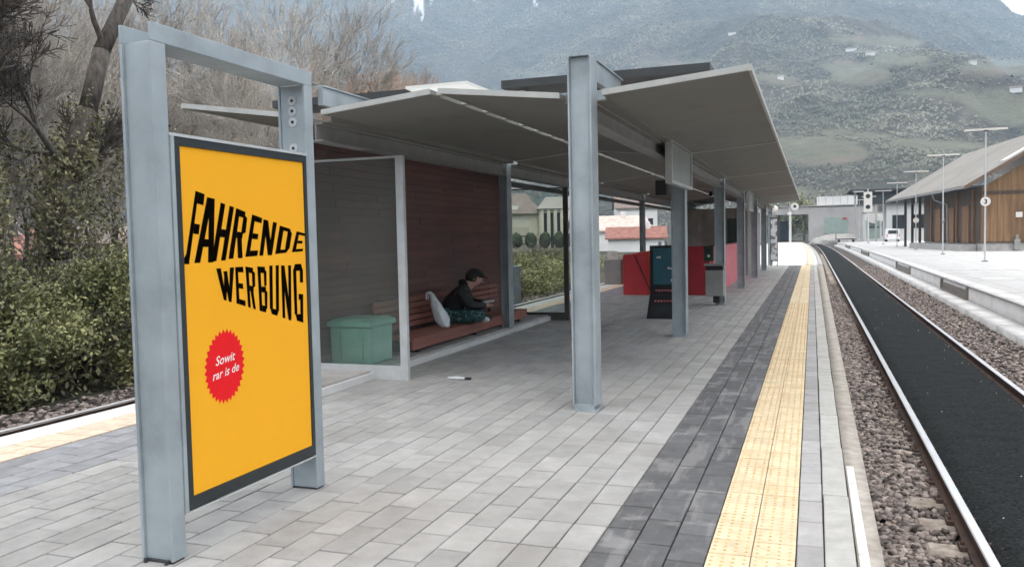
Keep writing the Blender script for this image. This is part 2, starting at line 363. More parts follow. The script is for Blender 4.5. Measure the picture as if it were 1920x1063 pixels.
# the woods on the slopes: one mass of crowns
rg = np.random.RandomState(77); nt_ = 170000
ta = rg.uniform(-34, 14, nt_); tr_ = 460*np.exp(rg.uniform(0, 1, nt_)**.85*math.log(3900/460)); tx, ty, tz = land(ta, tr_)
fi = np.clip(((ta+62)/.16).astype(int)+len(np.arange(-180,-62,3)), 0, nA-1); fj = np.clip(np.searchsorted(rr, tr_), 0, nR-1)
thin = fbm(tx/210., ty/210., 8., 4)
keep = (md[fi, fj] + rg.uniform(0, .5, nt_) < .55) & (thin+rg.uniform(-.12,.12,nt_) > .40) & (tz > 4) & (sn[fi, fj] < .3)
tx, ty, tz, tr_ = tx[keep], ty[keep], tz[keep], tr_[keep]; k_ = len(tx)
oc = np.array([(1,0,0),(0,1,0),(-1,0,0),(0,-1,0),(0,0,1.25),(0,0,-.9)]); of = np.array([(0,1,4),(1,2,4),(2,3,4),(3,0,4),(1,0,5),(2,1,5),(3,2,5),(0,3,5)])
sz_ = rg.uniform(.55, 1.25, (k_,1,1))*(tr_[:,None,None]*.00112+.6)
VW = (oc[None]+rg.uniform(-.28,.28,(k_,6,3)))*sz_ + np.stack([tx, ty, tz], 1)[:,None]
M['wood'] = mat('woodland_crown', (.22,.215,.165), .95, .3, .006, rnd=.42, island=True, spec=.05)
wd = link('woodland', mesh_np('woodland', VW.reshape(-1,3), (np.arange(k_)*6)[:,None,None].repeat(8,1).reshape(-1,1)+np.tile(of,(k_,1)), M['wood'])); tag(wd, kind='stuff')

# haze: one closed box of even air round everything
hb = MB().box(-6800, 6800, -6800, 6800, -2.2, 3200).build('haze', bpy.data.materials.new('valley_air'))
hm = hb.data.materials[0]; hm.use_nodes = True; hn = hm.node_tree; hn.nodes.clear()
ho = hn.nodes.new('ShaderNodeOutputMaterial'); hv = hn.nodes.new('ShaderNodeVolumePrincipled')
hv.inputs['Color'].default_value = (.62, .80, 1, 1); hv.inputs['Density'].default_value = .00023; hv.inputs['Anisotropy'].default_value = .1
hn.links.new(hv.outputs[0], ho.inputs['Volume']); tag(hb, kind='stuff')

# ------------------------------------------------------------------ strips that follow the bend
def strip(name, fl, fr_, y0, y1, z0, z1, m, parent=None, step=3., bottom=True):
    """solid strip between x=fl(y) and x=fr(y)"""
    n = max(2, int((y1-y0)/step)+1); ys = np.linspace(y0, y1, n); V = []; F = []
    for y in ys: V += [(fl(y),y,z0),(fr_(y),y,z0),(fr_(y),y,z1),(fl(y),y,z1)]
    for k in range(n-1):
        a = 4*k; c = a+4
        for i in range(4): F.append((a+i, a+(i+1)%4, c+(i+1)%4, c+i))
    F += [(3,2,1,0), (4*n-4, 4*n-3, 4*n-2, 4*n-1)]
    me = mesh_np(name, V, F, m); return link(name, me, parent)

# our platform
XL = -6.55
platform = strip('platform_pavement', lambda y: XL+.004-.0*y, lambda y: xe(y)-.004, -4, 43.6, -.93, -.028, M['joint'])
tag(platform, kind='structure')
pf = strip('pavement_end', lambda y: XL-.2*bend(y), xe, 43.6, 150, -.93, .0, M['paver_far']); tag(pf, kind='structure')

strip('far_tactile_strip', lambda y: xe(y)-.80, lambda y: xe(y)-.39, 43.6, 138, -.01, .004, M['tactile_left'], pf)
strip('far_kerb', lambda y: xe(y)-.24, lambda y: xe(y)+.004, 43.6, 150, -.02, .006, M['edge_slab'], pf)
for k in range(18): MB().box(-6.5, .0-.2*k/18, 45+k*5, 45.03+k*5, -.01, .003).build('slab_joint', M['edge_slab'], pf)
PX, PY, GAP = .195, .385, .0055
def tile_mesh(name, w, l, m, th=.034, b=.004):
    mb = MB().bev(-w/2+GAP*.8, w/2-GAP*.8, -l/2+GAP*1.25, l/2-GAP*1.25, -th, 0, b)
    me = bpy.data.meshes.new(name); me.from_pydata(mb.v, [], mb.f); me.materials.append(m); me.update(); return me
def tiles(name, cells, w, l, m, n_single=290, parent=platform, b=.004, key=None):
    """cells: list of (x, y). The largest in the picture are single objects, the rest one joined part"""
    key = key or (lambda c: math.hypot(c[0], c[1]) if c[1] > 2.9 + .25*abs(c[0]) else 999)
    cells = sorted(cells, key=key); me = tile_mesh(name, w, l, m, b=b); rest = MB()
    for i, (x, y) in enumerate(cells):
        dz = random.uniform(-.0022, .0012)
        if i < n_single and key((x, y)) < 900:
            o = link(name, me, parent, (x, y, dz)); o.rotation_euler = (random.uniform(-.004,.004), random.uniform(-.006,.006), random.uniform(-.006,.006))
        else:
            rest.bev(x-w/2+GAP, x+w/2-GAP, y-l/2+GAP, y+l/2-GAP, -.034, dz, b)
    if rest.v: tag(rest.build(name + '_field', m, parent), kind='stuff')
cells = []
c = 0; x = -1.07-PX/2
while x > -5.0:
    off = (c*.5 % 1)*PY if c not in (1, 2) else 0
    if c > 6: off = ((c*.37) % 1)*PY
    y = 1.2+off
    while y < 43.4:
        cells.append((x, y)); y += PY
    x -= PX; c += 1
tiles('paving_stone', cells, PX, PY, M['paver'])
XP = x + PX/2                                    # where the pavers stop on the left
cells = []
for c, w in enumerate((.19, .19, .19)):
    y = 1.2 + (.19 if c == 1 else 0)
    while y < 43.4: cells.append((-1.07+.095+c*.19, y)); y += PY
tiles('dark_paving_stone', cells, .19, PY, M['dark_paver'], 120)
GAP = .003
cells = [(-.5+.105+c*.21, 1.2+k*.21) for c in range(2) for k in range(201)]
tiles('tactile_tile', cells, .21, .21, M['tactile'], 200, b=.002)
GAP = .0055
dm = MB()
for k in range(int(17/.0525)):
    y = 3.4+k*.0525
    for j in range(8):
        x = -.5+.026+j*.0525; r = .011
        vs = [(x+r*math.cos(t*PI/3), y+r*math.sin(t*PI/3), -.001) for t in range(6)] + [(x+r*.55*math.cos(t*PI/3), y+r*.55*math.sin(t*PI/3), .0048) for t in range(6)]
        dm.add(vs, [(t,(t+1)%6,6+(t+1)%6,6+t) for t in range(6)] + [(6,7,8,9,10,11)])
tag(dm.build('tactile_domes', M['dome'], platform), kind='stuff')
cells = [(-.08+.0675, 1.2+k*.385) for k in range(109)]
tiles('edge_paving_slab', cells, .135, .385, M['small_slab'], 90)
def long_cells(x, w, l, n): return [(x, 1.2+l*k) for k in range(n)]
tiles('kerb_slab', long_cells(.13, .15, 1.2, 35), .15, 1.2, M['edge_slab'], 30)
# outer rim follows the edge
strip('platform_rim', lambda y: .209, xe, -4, 43.6, -.12, -.012, M['rim'], platform)
MB().box(.216, .262, 2.0, 6.12, -.012, -.006).build('worn_paint_strip', M['white_paint'], platform)
# left side of the platform
cells = [(XP-.0975-c*.195, 2.4+k*.385+(c % 2)*.19) for c in range(4) for k in range(106) if XP-.0975-c*.195 > -5.75]
tiles('blue_grey_stone', cells, .195, .385, M['left_paver'], 90)
cells = [(-5.78-.105-c*.21, 2.4+k*.21) for c in range(2) for k in range(190)]
tiles('left_tactile_tile', cells, .21, .21, M['tactile_left'], 110, b=.002)
tiles('left_kerb_slab', [(-6.2-.175, 1.8+.8*k) for k in range(52)], .35, .8, M['pale_concrete'], 50)

# ------------------------------------------------------------------ ballast, tracks
def ground_strip(name, x0, x1, y0, y1, z, m, amp=.03):
    nx = max(2, int(abs(x1(0)-x0(0))/.25)+1); ny = int((y1-y0)/.6)+1; ys = np.linspace(y0, y1, ny); V = []; F = []
    for y in ys:
        for k in range(nx):
            t = k/(nx-1); V.append((x0(y)*(1-t)+x1(y)*t, y, z+random.uniform(-amp, amp)))
    for j in range(ny-1):
        for k in range(nx-1): a = j*nx+k; F.append((a, a+1, a+nx+1, a+nx))
    return tag(link(name, mesh_np(name, V, F, m, True)), kind='structure')
ground_strip('gravel_ground', lambda y: xe(min(y,150))-.4, lambda y: xw(y)+.2, -4, 262, ZG-.055, M['ballast'])
ground_strip('gravel_ground', lambda y: -10.5-.3*bend(y), lambda y: XL+.3-.3*bend(y), -4, 200, ZG-.03, M['ballast'])
def stones(name, regions):
    """one mass of loose stones: (x0f, x1f, y0, y1, count, size, z)"""
    base = np.array([(-1,-.7,-.5),(1,-.8,-.4),(.8,.9,-.5),(-.9,.8,-.4),(-.7,-.5,.5),(.6,-.6,.45),(.7,.5,.55),(-.5,.7,.4)])
    fb = np.array([(0,3,2,1),(4,5,6,7),(0,1,5,4),(1,2,6,5),(2,3,7,6),(3,0,4,7)])
    VV = []; FF = []; o = 0
    for (a, c_, y0, y1, n, s, z) in regions:
        for _ in range(n):
            y = y0+(y1-y0)*random.random()**1.35; x = a(y)+(c_(y)-a(y))*random.random()
            sc = s*np.array([random.uniform(.6,1.25), random.uniform(.5,1), random.uniform(.45,.9)])
            t = random.uniform(0, 2*PI); e = random.uniform(-.5,.5); cs, sn_ = math.cos(t), math.sin(t)
            v = (base + RS.uniform(-.28,.28,(8,3)))*sc
            v = v @ np.array([[1,0,0],[0,math.cos(e),-math.sin(e)],[0,math.sin(e),math.cos(e)]]) @ np.array([[cs,-sn_,0],[sn_,cs,0],[0,0,1]])
            VV.append(v+(x, y, z+random.uniform(-.01,.03))); FF.append(fb+o); o += 8
    return tag(link(name, mesh_np(name, np.concatenate(VV), np.concatenate(FF), M['stone'])), kind='stuff')
stones('gravel', [
    (lambda y: xe(y)+.01, lambda y: xc(y)-1.12, 3.5, 16, 4600, .036, ZG+.015),
    (lambda y: xe(y)+.01, lambda y: xc(y)-1.12, 14, 45, 3600, .040, ZG+.01),
    (lambda y: xc(y)-1.14, lambda y: xc(y)-.66, 3.5, 9, 1700, .032, ZG-.028), (lambda y: xc(y)-1.14, lambda y: xc(y)-.66, 8, 40, 5200, .038, ZG-.008),
    (lambda y: xc(y)+.84, lambda y: xw(y)-.56, 9.5, 60, 9500, .038, ZG+.02)])
stones('gravel', [(lambda y: -10.4, lambda y: XL-.6, 3.5, 34, 8500, .045, ZG+.03)])

def rail_mesh(name, off, y0, y1, cf, parent, step=2.5):
    prof = [(-.06,-.15),(.06,-.15),(.06,-.135),(.012,-.12),(.012,-.045),(.035,-.035),(.036,-.006),(.028,0),(-.028,0),(-.036,-.006),(-.035,-.035),(-.012,-.045),(-.012,-.12),(-.06,-.135)]
    n = int((y1-y0)/step)+1; ys = np.linspace(y0, y1, n); k = len(prof); mb = MB()
    vs = [(cf(y)+off+px, y, ZR+pz) for y in ys for px, pz in prof]
    mb.add(vs, [])
    for j in range(n-1):
        for i in range(k):
            mb.f.append((j*k+i, j*k+(i+1)%k, (j+1)*k+(i+1)%k, (j+1)*k+i)); mb.mi.append(1 if i in (5,6,7,8) else 0)
    return mb.build(name, [M['rail_side'], M['rail_top']], parent)
track = thing('railway_track', 'nearest railway track with bright rails and a dark infill between them', 'railway track', (0,0,0))
for s in (-1, 1): rail_mesh('rail', s*.752, -3, 262, xc, track)
def sleeper_me():
    mb = MB().bev(-1.08, 1.08, -.105, .105, -.2, 0, .025)
    me = bpy.data.meshes.new('sleeper'); me.from_pydata(mb.v, [], mb.f); me.materials.append(M['sleeper']); me.update(); return me
sme = sleeper_me()
fm = MB()
fm.box(-.024, .024, -.06, .06, 0, .035); fm.tube((0, 0, .034), (0, 0, .06), .014, n=6)
fme = bpy.data.meshes.new('rail_clip'); fme.from_pydata(fm.v, [], fm.f); fme.materials.append(M['rail_side']); fme.update()
y = 3.3; k = 0
while y < 95:
    sl_ = link('sleeper', sme, track, (xc(y)+random.uniform(-.015,.015), y, ZR-.158-.012*min(1, max(0, y-7)/5)+.008+random.uniform(-.008,.004))); sl_.rotation_euler.z = random.uniform(-.02,.02)
    if y < 22:
        for q in (-.84, -.664, .664, .84): link('rail_clip', fme, sl_, (q, 0, 0))
    y += .565; k += 1
# dark infill between the rails
n = 460; ys = np.concatenate([np.arange(-3, 40, .12), np.arange(40, 190, 1.)]); nx = 14; V = []; F = []
for y in ys:
    for k in range(nx):
        t = k/(nx-1); hgt = 0 if k in (0, nx-1) else .045+random.uniform(-.008,.008)
        V.append((xc(y)-.655+1.31*t, y, ZR-.10+hgt))
for j in range(len(ys)-1):
    for k in range(nx-1): a = j*nx+k; F.append((a, a+1, a+nx+1, a+nx))
link('track_infill', mesh_np('track_infill', V, F, M['mat'], True), track)
fl = MB()
for _ in range(60):
    y = 5+random.random()**1.3*30; x = xc(y)+random.uniform(-.62,.62) if random.random() < .45 else xc(y)+.62-abs(random.gauss(0,.12))
    s = random.uniform(.002,.009); fl.tube((x,y,ZR-.06),(x+s*.5,y+s,ZR-.052+s*.5), s, s*.6, 5)
tag(fl.build('pale_grit', M['pale_concrete'], track), kind='stuff')
track2 = thing('railway_track', 'railway track on the left side of the platform, in front of the bushes', 'railway track', (0,0,0))
for s in (-1, 1): rail_mesh('rail', s*.752, -3, 180, lambda y: -8.35-.3*bend(y), track2)
y = 2.
while y < 40:
    link('sleeper', sme, track2, (-8.35, y, ZR-.152)); y += .6

# ------------------------------------------------------------------ platform opposite
strip_o = strip('opposite_pavement', xw, lambda y: 17.+y*.09, 8, 152, -.93, -.125, M['pale_concrete']); tag(strip_o, kind='structure')
# duct slabs at the foot and coping on top
for k in range(70):
    y = 9+k*2.0
    o = strip('duct_cover', lambda q: xw(q)-.56, lambda q: xw(q)-.006, y, y+1.985, -.93, -.53+random.uniform(-.004,.004), M['pale_concrete'], strip_o, 2)
    if k > 0 and y < 150: strip('coping_slab', lambda q: xw(q)-.03, lambda q: xw(q)+.42, y, y+1.988, -.12, -.085+random.uniform(-.003,.003), M['pale_concrete'], strip_o, 2)
nm = MB()
for (a, c_) in ((28.4, 33.6), (44.8, 51.6), (77, 88), (112, 124)):
    x = min(xw(a), xw(c_)); nm.box(x-.075, x+.1, a, c_, -.525, -.475); nm.box(x-.075, x+.1, a-.14, a, -.525, -.15); nm.box(x-.07, x+.1, c_, c_+.14, -.525, -.15)
    nm.box(x-.02, x-.009, a, c_, -.47, -.24)
nm.build('cable_niche', mat('niche_grey_brown', (.22,.20,.18), .9), strip_o)
lm = MB()
for (y, w_) in ((39.5, .06), (62, .1), (88, .12)): lm.box(xw(y)+.6, 14, y, y+w_, -.125, -.1195)
lm.build('drain_line', M['concrete'], strip_o)
jm = MB()
for k in range(48): jm.box(xw(11+k*2.9)+.5, 15, 11+k*2.9, 11.035+k*2.9, -.125, -.1215)
for k in range(9): jm.box(5.4+k*1.2, 5.43+k*1.2, 9, 72, -.125, -.1212)
tag(jm.build('paving_joints', M['edge_slab'], strip_o), kind='stuff')
lm = MB()
for (x0, x1, y) in ((7.6, 9.2, 41.8), (5.6, 6.6, 33.), (9.5, 12, 60)): lm.box(x0, x1, y, y+.5, -.125, -.119)
lm.build('painted_mark', M['white_paint'], strip_o)

# ------------------------------------------------------------------ advertising frame
LET = [('F', [(3.586, 1.884), (3.655, 1.869), (3.577, 1.501), (3.484, 1.505)]),
('A', [(3.632, 1.859), (3.759, 1.845), (3.705, 1.508), (3.555, 1.508)]), ('H', [(3.781, 1.829), (3.892, 1.807), (3.804, 1.515), (3.689, 1.511)]),
('R', [(3.910, 1.803), (4.012, 1.778), (3.949, 1.524), (3.828, 1.522)]), ('E', [(4.050, 1.771), (4.143, 1.751), (4.084, 1.532), (3.974, 1.529)]),
('N', [(4.156, 1.744), (4.285, 1.725), (4.225, 1.533), (4.103, 1.532)]), ('D', [(4.313, 1.709), (4.443, 1.684), (4.397, 1.546), (4.256, 1.538)]),
('E', [(4.487, 1.675), (4.578, 1.660), (4.546, 1.549), (4.427, 1.545)]),
('W', [(3.723, 1.473), (3.872, 1.474), (3.855, 1.277), (3.756, 1.305)]), ('E', [(3.882, 1.475), (3.952, 1.474), (3.960, 1.250), (3.882, 1.272)]),
('R', [(3.971, 1.475), (4.057, 1.462), (4.052, 1.223), (3.983, 1.243)]), ('B', [(4.080, 1.471), (4.169, 1.464), (4.164, 1.194), (4.087, 1.213)]),
('U', [(4.194, 1.471), (4.289, 1.470), (4.273, 1.163), (4.184, 1.188)]), ('N', [(4.311, 1.468), (4.415, 1.465), (4.399, 1.125), (4.308, 1.151)]),
('G', [(4.433, 1.471), (4.544, 1.471), (4.525, 1.099), (4.435, 1.126)])]
def rc(a, b, c, d): return [(a,c),(b,c),(b,d),(a,d)]
S_ = rc(0,.34,0,1)
GL = {'F': [S_, rc(.34,1,.84,1), rc(.34,.85,.42,.56)],
 'A': [[(0,0),(.3,0),(.66,1),(.33,1)], [(.7,0),(1,0),(.8,1),(.45,1)], rc(.25,.75,.24,.36)],
 'H': [S_, rc(.66,1,0,1), rc(.34,.66,.42,.56)],
 'R': [S_, rc(.34,.8,.86,1), rc(.34,.8,.42,.55), [(.66,.5),(1,.56),(1,.88),(.66,.95)], [(.4,.43),(.75,.43),(1,0),(.66,0)]],
 'E': [S_, rc(.34,1,.86,1), rc(.34,.85,.43,.57), rc(.34,1,0,.14)],
 'N': [rc(0,.3,0,1), rc(.7,1,0,1), [(0,1),(.34,1),(1,0),(.66,0)]],
 'D': [S_, rc(.34,.75,.86,1), rc(.34,.75,0,.14), [(.66,.04),(1,.16),(1,.84),(.66,.96)], [(.6,0),(.8,0),(1,.2),(.7,.2)], [(.7,.8),(1,.8),(.8,1),(.6,1)]],
 'W': [[(0,1),(.26,1),(.42,0),(.2,0)], [(.2,0),(.42,0),(.62,.9),(.42,.9)], [(.38,.9),(.6,.9),(.82,0),(.6,0)], [(.62,0),(.84,0),(1,1),(.76,1)]],
 'B': [S_, rc(.34,.8,.86,1), rc(.34,.85,.43,.56), rc(.34,.8,0,.14), [(.66,.56),(.92,.6),(.95,.9),(.66,.98)], [(.66,.02),(.94,.1),(1,.46),(.66,.5)]],
 'U': [rc(0,.34,.1,1), rc(.66,1,.1,1), [(.02,.12),(.98,.12),(.8,0),(.2,0)]],
 'G': [rc(0,.33,.1,.9), [(0,.88),(1,.88),(.8,1),(.2,1)], rc(.67,1,.68,.9), [(.1,.1),(.75,.14),(.75,0),(.25,0)], rc(.67,1,0,.48), rc(.5,.67,.38,.48)]}
frame = thing('advertising_frame', 'tall galvanised steel portal frame carrying the yellow poster in the left foreground', 'advertising frame', (-3.125, 4.01, 0))
OR = (-3.125, 4.01, 0)
def B_(name, boxes, m, parent=None, origin=OR, bevel=0):
    mb = MB()
    for q in boxes: mb.box(*q)
    return mb.build(name, m, parent, origin, bevel=bevel)
B_('post', [(-3.208,-3.042,3.328,3.34,.012,2.6), (-3.225,-3.208,3.31,3.405,.012,2.6), (-3.042,-3.025,3.31,3.405,.012,2.6)], M['steel'], frame, bevel=.003)
B_('post', [(-3.208,-3.042,4.622,4.634,.012,2.6), (-3.225,-3.208,4.615,4.705,.012,2.6), (-3.042,-3.025,4.615,4.705,.012,2.6)], M['steel'], frame, bevel=.003)
B_('top_beam', [(-3.208,-3.042,3.345,4.62,2.601,2.612), (-3.225,-3.208,3.31,4.705,2.601,2.692), (-3.042,-3.025,3.31,4.705,2.601,2.692)], M['steel'], frame, bevel=.003)
for q in ((-3.215,-3.035,3.315,3.40,0,.012), (-3.215,-3.035,4.62,4.70,0,.012)): B_('foot_plate', [q], M['dark_steel'], frame)
for y_ in (3.30, 4.735):
    for x_ in (-3.19, -3.06): MB().tube((x_, y_, .0), (x_, y_, .022), .011, n=6).build('anchor_bolt', M['dark_steel'], frame, OR)
for z in (2.505, 2.44, 2.37, 2.205):
    rg = MB().disc((-3.12, 4.619, z), .030, (0,1,0), .006, 20).build('eyelet', M['alu'], frame, OR)
    MB().disc((-3.12, 4.6155, z), .010, (0,1,0), .004, 12).build('eyelet_hole', M['black'], rg, OR)
ob = thing('poster_panel', 'flat dark-edged display case with the yellow FAHRENDE WERBUNG poster, bolted in the steel frame', 'poster', (-3.06, 4.02, .235))
OP = (-3.06, 4.02, .235)
B_('case', [(-3.17,-3.036,3.432,4.606,.24,2.150)], M['poster_frame'], ob, OP)
MB().hexa([(-3.036,3.432,.24),(-3.036,4.606,.24),(-3.036,4.606,.302),(-3.036,3.432,.302)],[(-3.022,3.432,.24),(-3.022,4.606,.24),(-3.022,4.606,.302),(-3.022,3.432,.302)]).box(-3.036,-3.022,3.432,4.606,2.108,2.150).box(-3.036,-3.022,3.432,3.473,.302,2.108).box(-3.036,-3.022,4.577,4.606,.302,2.108).build('case_rim', M['poster_frame'], ob, OP)
B_('top_trim', [(-3.175,-3.018,3.40,4.612,2.151,2.166)], M['alu'], ob, OP)
B_('side_trim', [(-3.17,-3.018,3.407,3.431,.232,2.150)], M['steel'], ob, OP)
B_('bottom_trim', [(-3.17,-3.018,3.407,4.606,.224,.2315)], M['alu'], ob, OP)
ps = B_('poster_sheet', [(-3.0355,-3.030,3.474,4.576,.303,2.107)], M['poster'], ob, OP)
lb = MB()
for ch, (tl, tr, br, bl) in LET:
    for k, poly in enumerate(GL[ch]):
        vs = []
        for (u, v) in poly:
            t = ((1-u)*tl[0]+u*tr[0], (1-u)*tl[1]+u*tr[1]); bb = ((1-u)*bl[0]+u*br[0], (1-u)*bl[1]+u*br[1])
            vs.append((-3.0292+.0002*k, bb[0]*(1-v)+t[0]*v, bb[1]*(1-v)+t[1]*v))
        lb.add(vs, [tuple(range(len(vs)))])
lb.add([(-3.0289,3.476,1.505),(-3.0289,3.52,1.505),(-3.0289,3.50,1.56),(-3.0289,3.476,1.53)], [(0,1,2,3)])
lb.build('lettering', M['ink'], ps, OP)
sb = MB(); vs = []
for k in range(64):
    r = 1.0 if k % 2 else .885; t = 2*PI*k/64
    vs.append((-3.0288, 3.765+.168*r*math.cos(t)+.01*math.sin(t), .937+.205*r*math.sin(t)))
sb.add(vs, [tuple(range(64))]); badge = sb.build('starburst_badge', M['red_ink'], ps, OP)
def text_mesh(name, body, m, parent, size, fn, offset=0, shear=0, align='CENTER'):
    cu = bpy.data.curves.new(name, 'FONT'); cu.body = body; cu.size = size; cu.offset = offset; cu.shear = shear; cu.align_x = align; cu.resolution_u = 3
    o = bpy.data.objects.new('tmp_text', cu); COL.objects.link(o); dg = bpy.context.evaluated_depsgraph_get()
    me = bpy.data.meshes.new_from_object(o.evaluated_get(dg)); bpy.data.objects.remove(o)
    for v in me.vertices: v.co = fn(v.co.x, v.co.y)
    me.materials.clear(); me.materials.append(m); me.name = name
    return link(name, me, parent)
def on_poster(y0, z0, tilt, sx=1):
    return lambda a, b: Vector((-3.0284-OP[0], y0+a*sx-OP[1], z0+b+a*tilt-OP[2]))
text_mesh('badge_text', 'Sowit', M['white_ink'], badge, .070, on_poster(3.765, .955, .08), .0008, .25)
text_mesh('badge_text', 'rar is de', M['white_ink'], badge, .066, on_poster(3.768, .885, .12), .0007, .25)

# ------------------------------------------------------------------ canopy
CO = (-3.44, 7.48, 0)
canopy = thing('platform_canopy', 'long grey double-butterfly platform roof on two rows of steel columns', 'canopy', CO)
CY = [7.42, 13.3, 19.5, 25.5, 31.6, 37.9]
def column(x, y, top, parent, m=M['steel']):
    mb = MB(); h = .11 if x > -3 else .072
    mb.box(x-h+.017, x+h-.017, y+.045, y+.057, .05, top); mb.box(x-h, x-h+.0165, y, y+.235, .05, top); mb.box(x+h-.0165, x+h, y, y+.235, .05, top)
    o = mb.build('column', m, parent, CO, bevel=.004)
    MB().box(x-h-.015, x+h+.015, y-.012, y+.25, -.01, .012).box(x-h+.0175, x+h-.0175, y+.004, y+.044, .0125, .06).build('base_plate', m, o, CO)
    return o
for i, y in enumerate(CY):
    for x in (-1.98, -4.9):
        c_ = column(x-(.11 if i == 0 and x < -3 else 0), y, 3.23 if i == 0 else 2.99, canopy, M['steel'] if i == 0 and x > -3 else M['steel'])
        if i == 0:
            MB().box(x-.09, x+.09, y+.003, y+.2, 3.2305, 3.236).build('cap_plate', M['steel'], c_, CO)
            MB().box(x+.045, x+.108, y+.237, 8.72, 3.03, 3.215).box(x+.03, x+.125, y+.237, 8.74, 3.216, 3.232).build('stub_beam', M['steel'], canopy, CO)
column(-1.98, 43.9, 2.99, canopy)
for x in (-1.98, -4.9):
    for i in range(len(CY)):
        y0 = CY[i]+.24; y1 = (CY[i+1]-.005) if i < 5 else 43.88
        if x < -3 and i == 5: y1 = 38.2
        mb = MB(); mb.box(x-.085, x+.085, y0, y1, 2.66, 2.675); mb.box(x-.085, x+.085, y0, y1, 2.835, 2.85); mb.box(x-.008, x+.008, y0, y1, 2.676, 2.834)
        mb.build('purlin', M['steel_soft'], canopy, CO)
        MB().box(x-.2, x+.2, y0, y1, 2.853, 2.865).box(x-.2, x-.185, y0, y1, 2.866, 2.94).box(x+.185, x+.2, y0, y1, 2.866, 2.94).build('gutter', M['soffit'], canopy, CO)
SL = [((-.51, 2.985), (-1.78, 2.875)), ((-3.395, 3.015), (-2.18, 2.875)), ((-3.485, 3.015), (-4.70, 2.90)), ((-6.42, 3.09), (-5.10, 2.90))]
RY = [7.48, 13.42, 19.62, 25.62, 31.72, 38.2]
for (xo, zo), (xi, zi) in SL:
    for i in range(5):
        y0, y1 = RY[i]+.012, RY[i+1]-.012
        MB().hexa([(xo,y0,zo),(xo,y1,zo),(xi,y1,zi),(xi,y0,zi)], [(xo,y0,zo+.045),(xo,y1,zo+.045),(xi,y1,zi+.045),(xi,y0,zi+.045)]).build('roof_panel', M['soffit'], canopy, CO)
        if i: 
            t = .0 ; MB().hexa([(xo,y0-.045,zo-.016),(xo,y0+.012,zo-.016),(xi,y0+.012,zi-.004),(xi,y0-.045,zi-.004)], [(xo,y0-.045,zo-.002),(xo,y0+.012,zo-.002),(xi,y0+.012,zi-.002),(xi,y0-.045,zi-.002)]).build('seam_trim', M['alu'], canopy, CO)
    MB().hexa([(xo,7.458,zo-.004),(xo,7.49,zo-.004),(xi,7.49,zi-.004),(xi,7.458,zi-.004)], [(xo,7.458,zo+.048),(xo,7.49,zo+.048),(xi,7.49,zi+.048),(xi,7.458,zi+.048)]).build('edge_trim', M['fascia'], canopy, CO)
    if xo in (-.51, -6.42):
        s = 1 if xo > -3 else -1
        MB().box(min(xo+s*.002, xo+s*.03), max(xo+s*.002, xo+s*.03), 7.458, 38.2, zo-.008, zo+.05).build('edge_trim', M['fascia'], canopy, CO)
rb = MB(); y = 7.6
while y < 38: rb.box(-3.48, -3.40, y, y+.12, 3.02, 3.04); y += .62
rb.each('ridge_clip', M['fascia'], canopy, CO)
opal = mat('opal_sheet', (.82,.82,.80), .5, .03, 4); N, L, b = nodes(opal)
tl_ = N.new('ShaderNodeBsdfTranslucent'); tl_.inputs[0].default_value = (.85,.85,.83,1); ms_ = N.new('ShaderNodeMixShader'); ms_.inputs[0].default_value = .75
L(b.outputs[0], ms_.inputs[1]); L(tl_.outputs[0], ms_.inputs[2]); L(ms_.outputs[0], N['Material Output'].inputs[0])
MB().hexa([(-4.26,8.5,3.285),(-3.52,8.5,3.285),(-3.46,9.5,3.275),(-4.3,9.3,3.275)], [(-4.26,8.5,3.315),(-3.52,8.5,3.315),(-3.46,9.5,3.305),(-4.3,9.3,3.305)]).build('skylight_sheet', opal, canopy, CO)
for x0, x1 in ((-3.22, -.97), (-6.2, -4.34)):
    mb = MB().box(x0, x1, 8.76, 9.35, 3.25, 3.262).box(x0, x1, 8.76, 8.79, 3.263, 3.335).box(x0, x1, 9.32, 9.35, 3.263, 3.335).box(x0, x0+.03, 8.79, 9.32, 3.263, 3.335).box(x1-.03, x1, 8.79, 9.32, 3.263, 3.335)
    tr = mb.build('roof_tray', M['dark_steel'], canopy, CO)
    MB().box(x0+.15, x0+.2, 8.95, 9.1, 3.0, 3.25).box(x1-.2, x1-.15, 8.95, 9.1, 2.98, 3.25).each('tray_foot', M['fascia'], tr, CO)
MB().box(-4.25, -4.2, 8.9, 9.0, 2.97, 3.28).box(-3.62, -3.57, 8.9, 9.0, 3.04, 3.28).each('sheet_foot', M['fascia'], canopy, CO)
# dark channel under the left purlin
for i in range(1, 5):
    MB().box(-4.95, -4.85, CY[i]+.245, CY[i+1]-.01, 2.50, 2.58).build('cable_channel', M['dark_steel'], canopy, CO)
for (x, y) in ((-3.0, 20.5), (-3.0, 27)):
    l_ = MB().tube((x,y,2.94),(x,y,2.8), .045, .06, 12).build('ceiling_spotlight', M['black'], canopy, CO)
    MB().disc((x,y,2.797), .05, (0,0,1), .006, 12).build('lens', M['white_paint'], l_, CO)

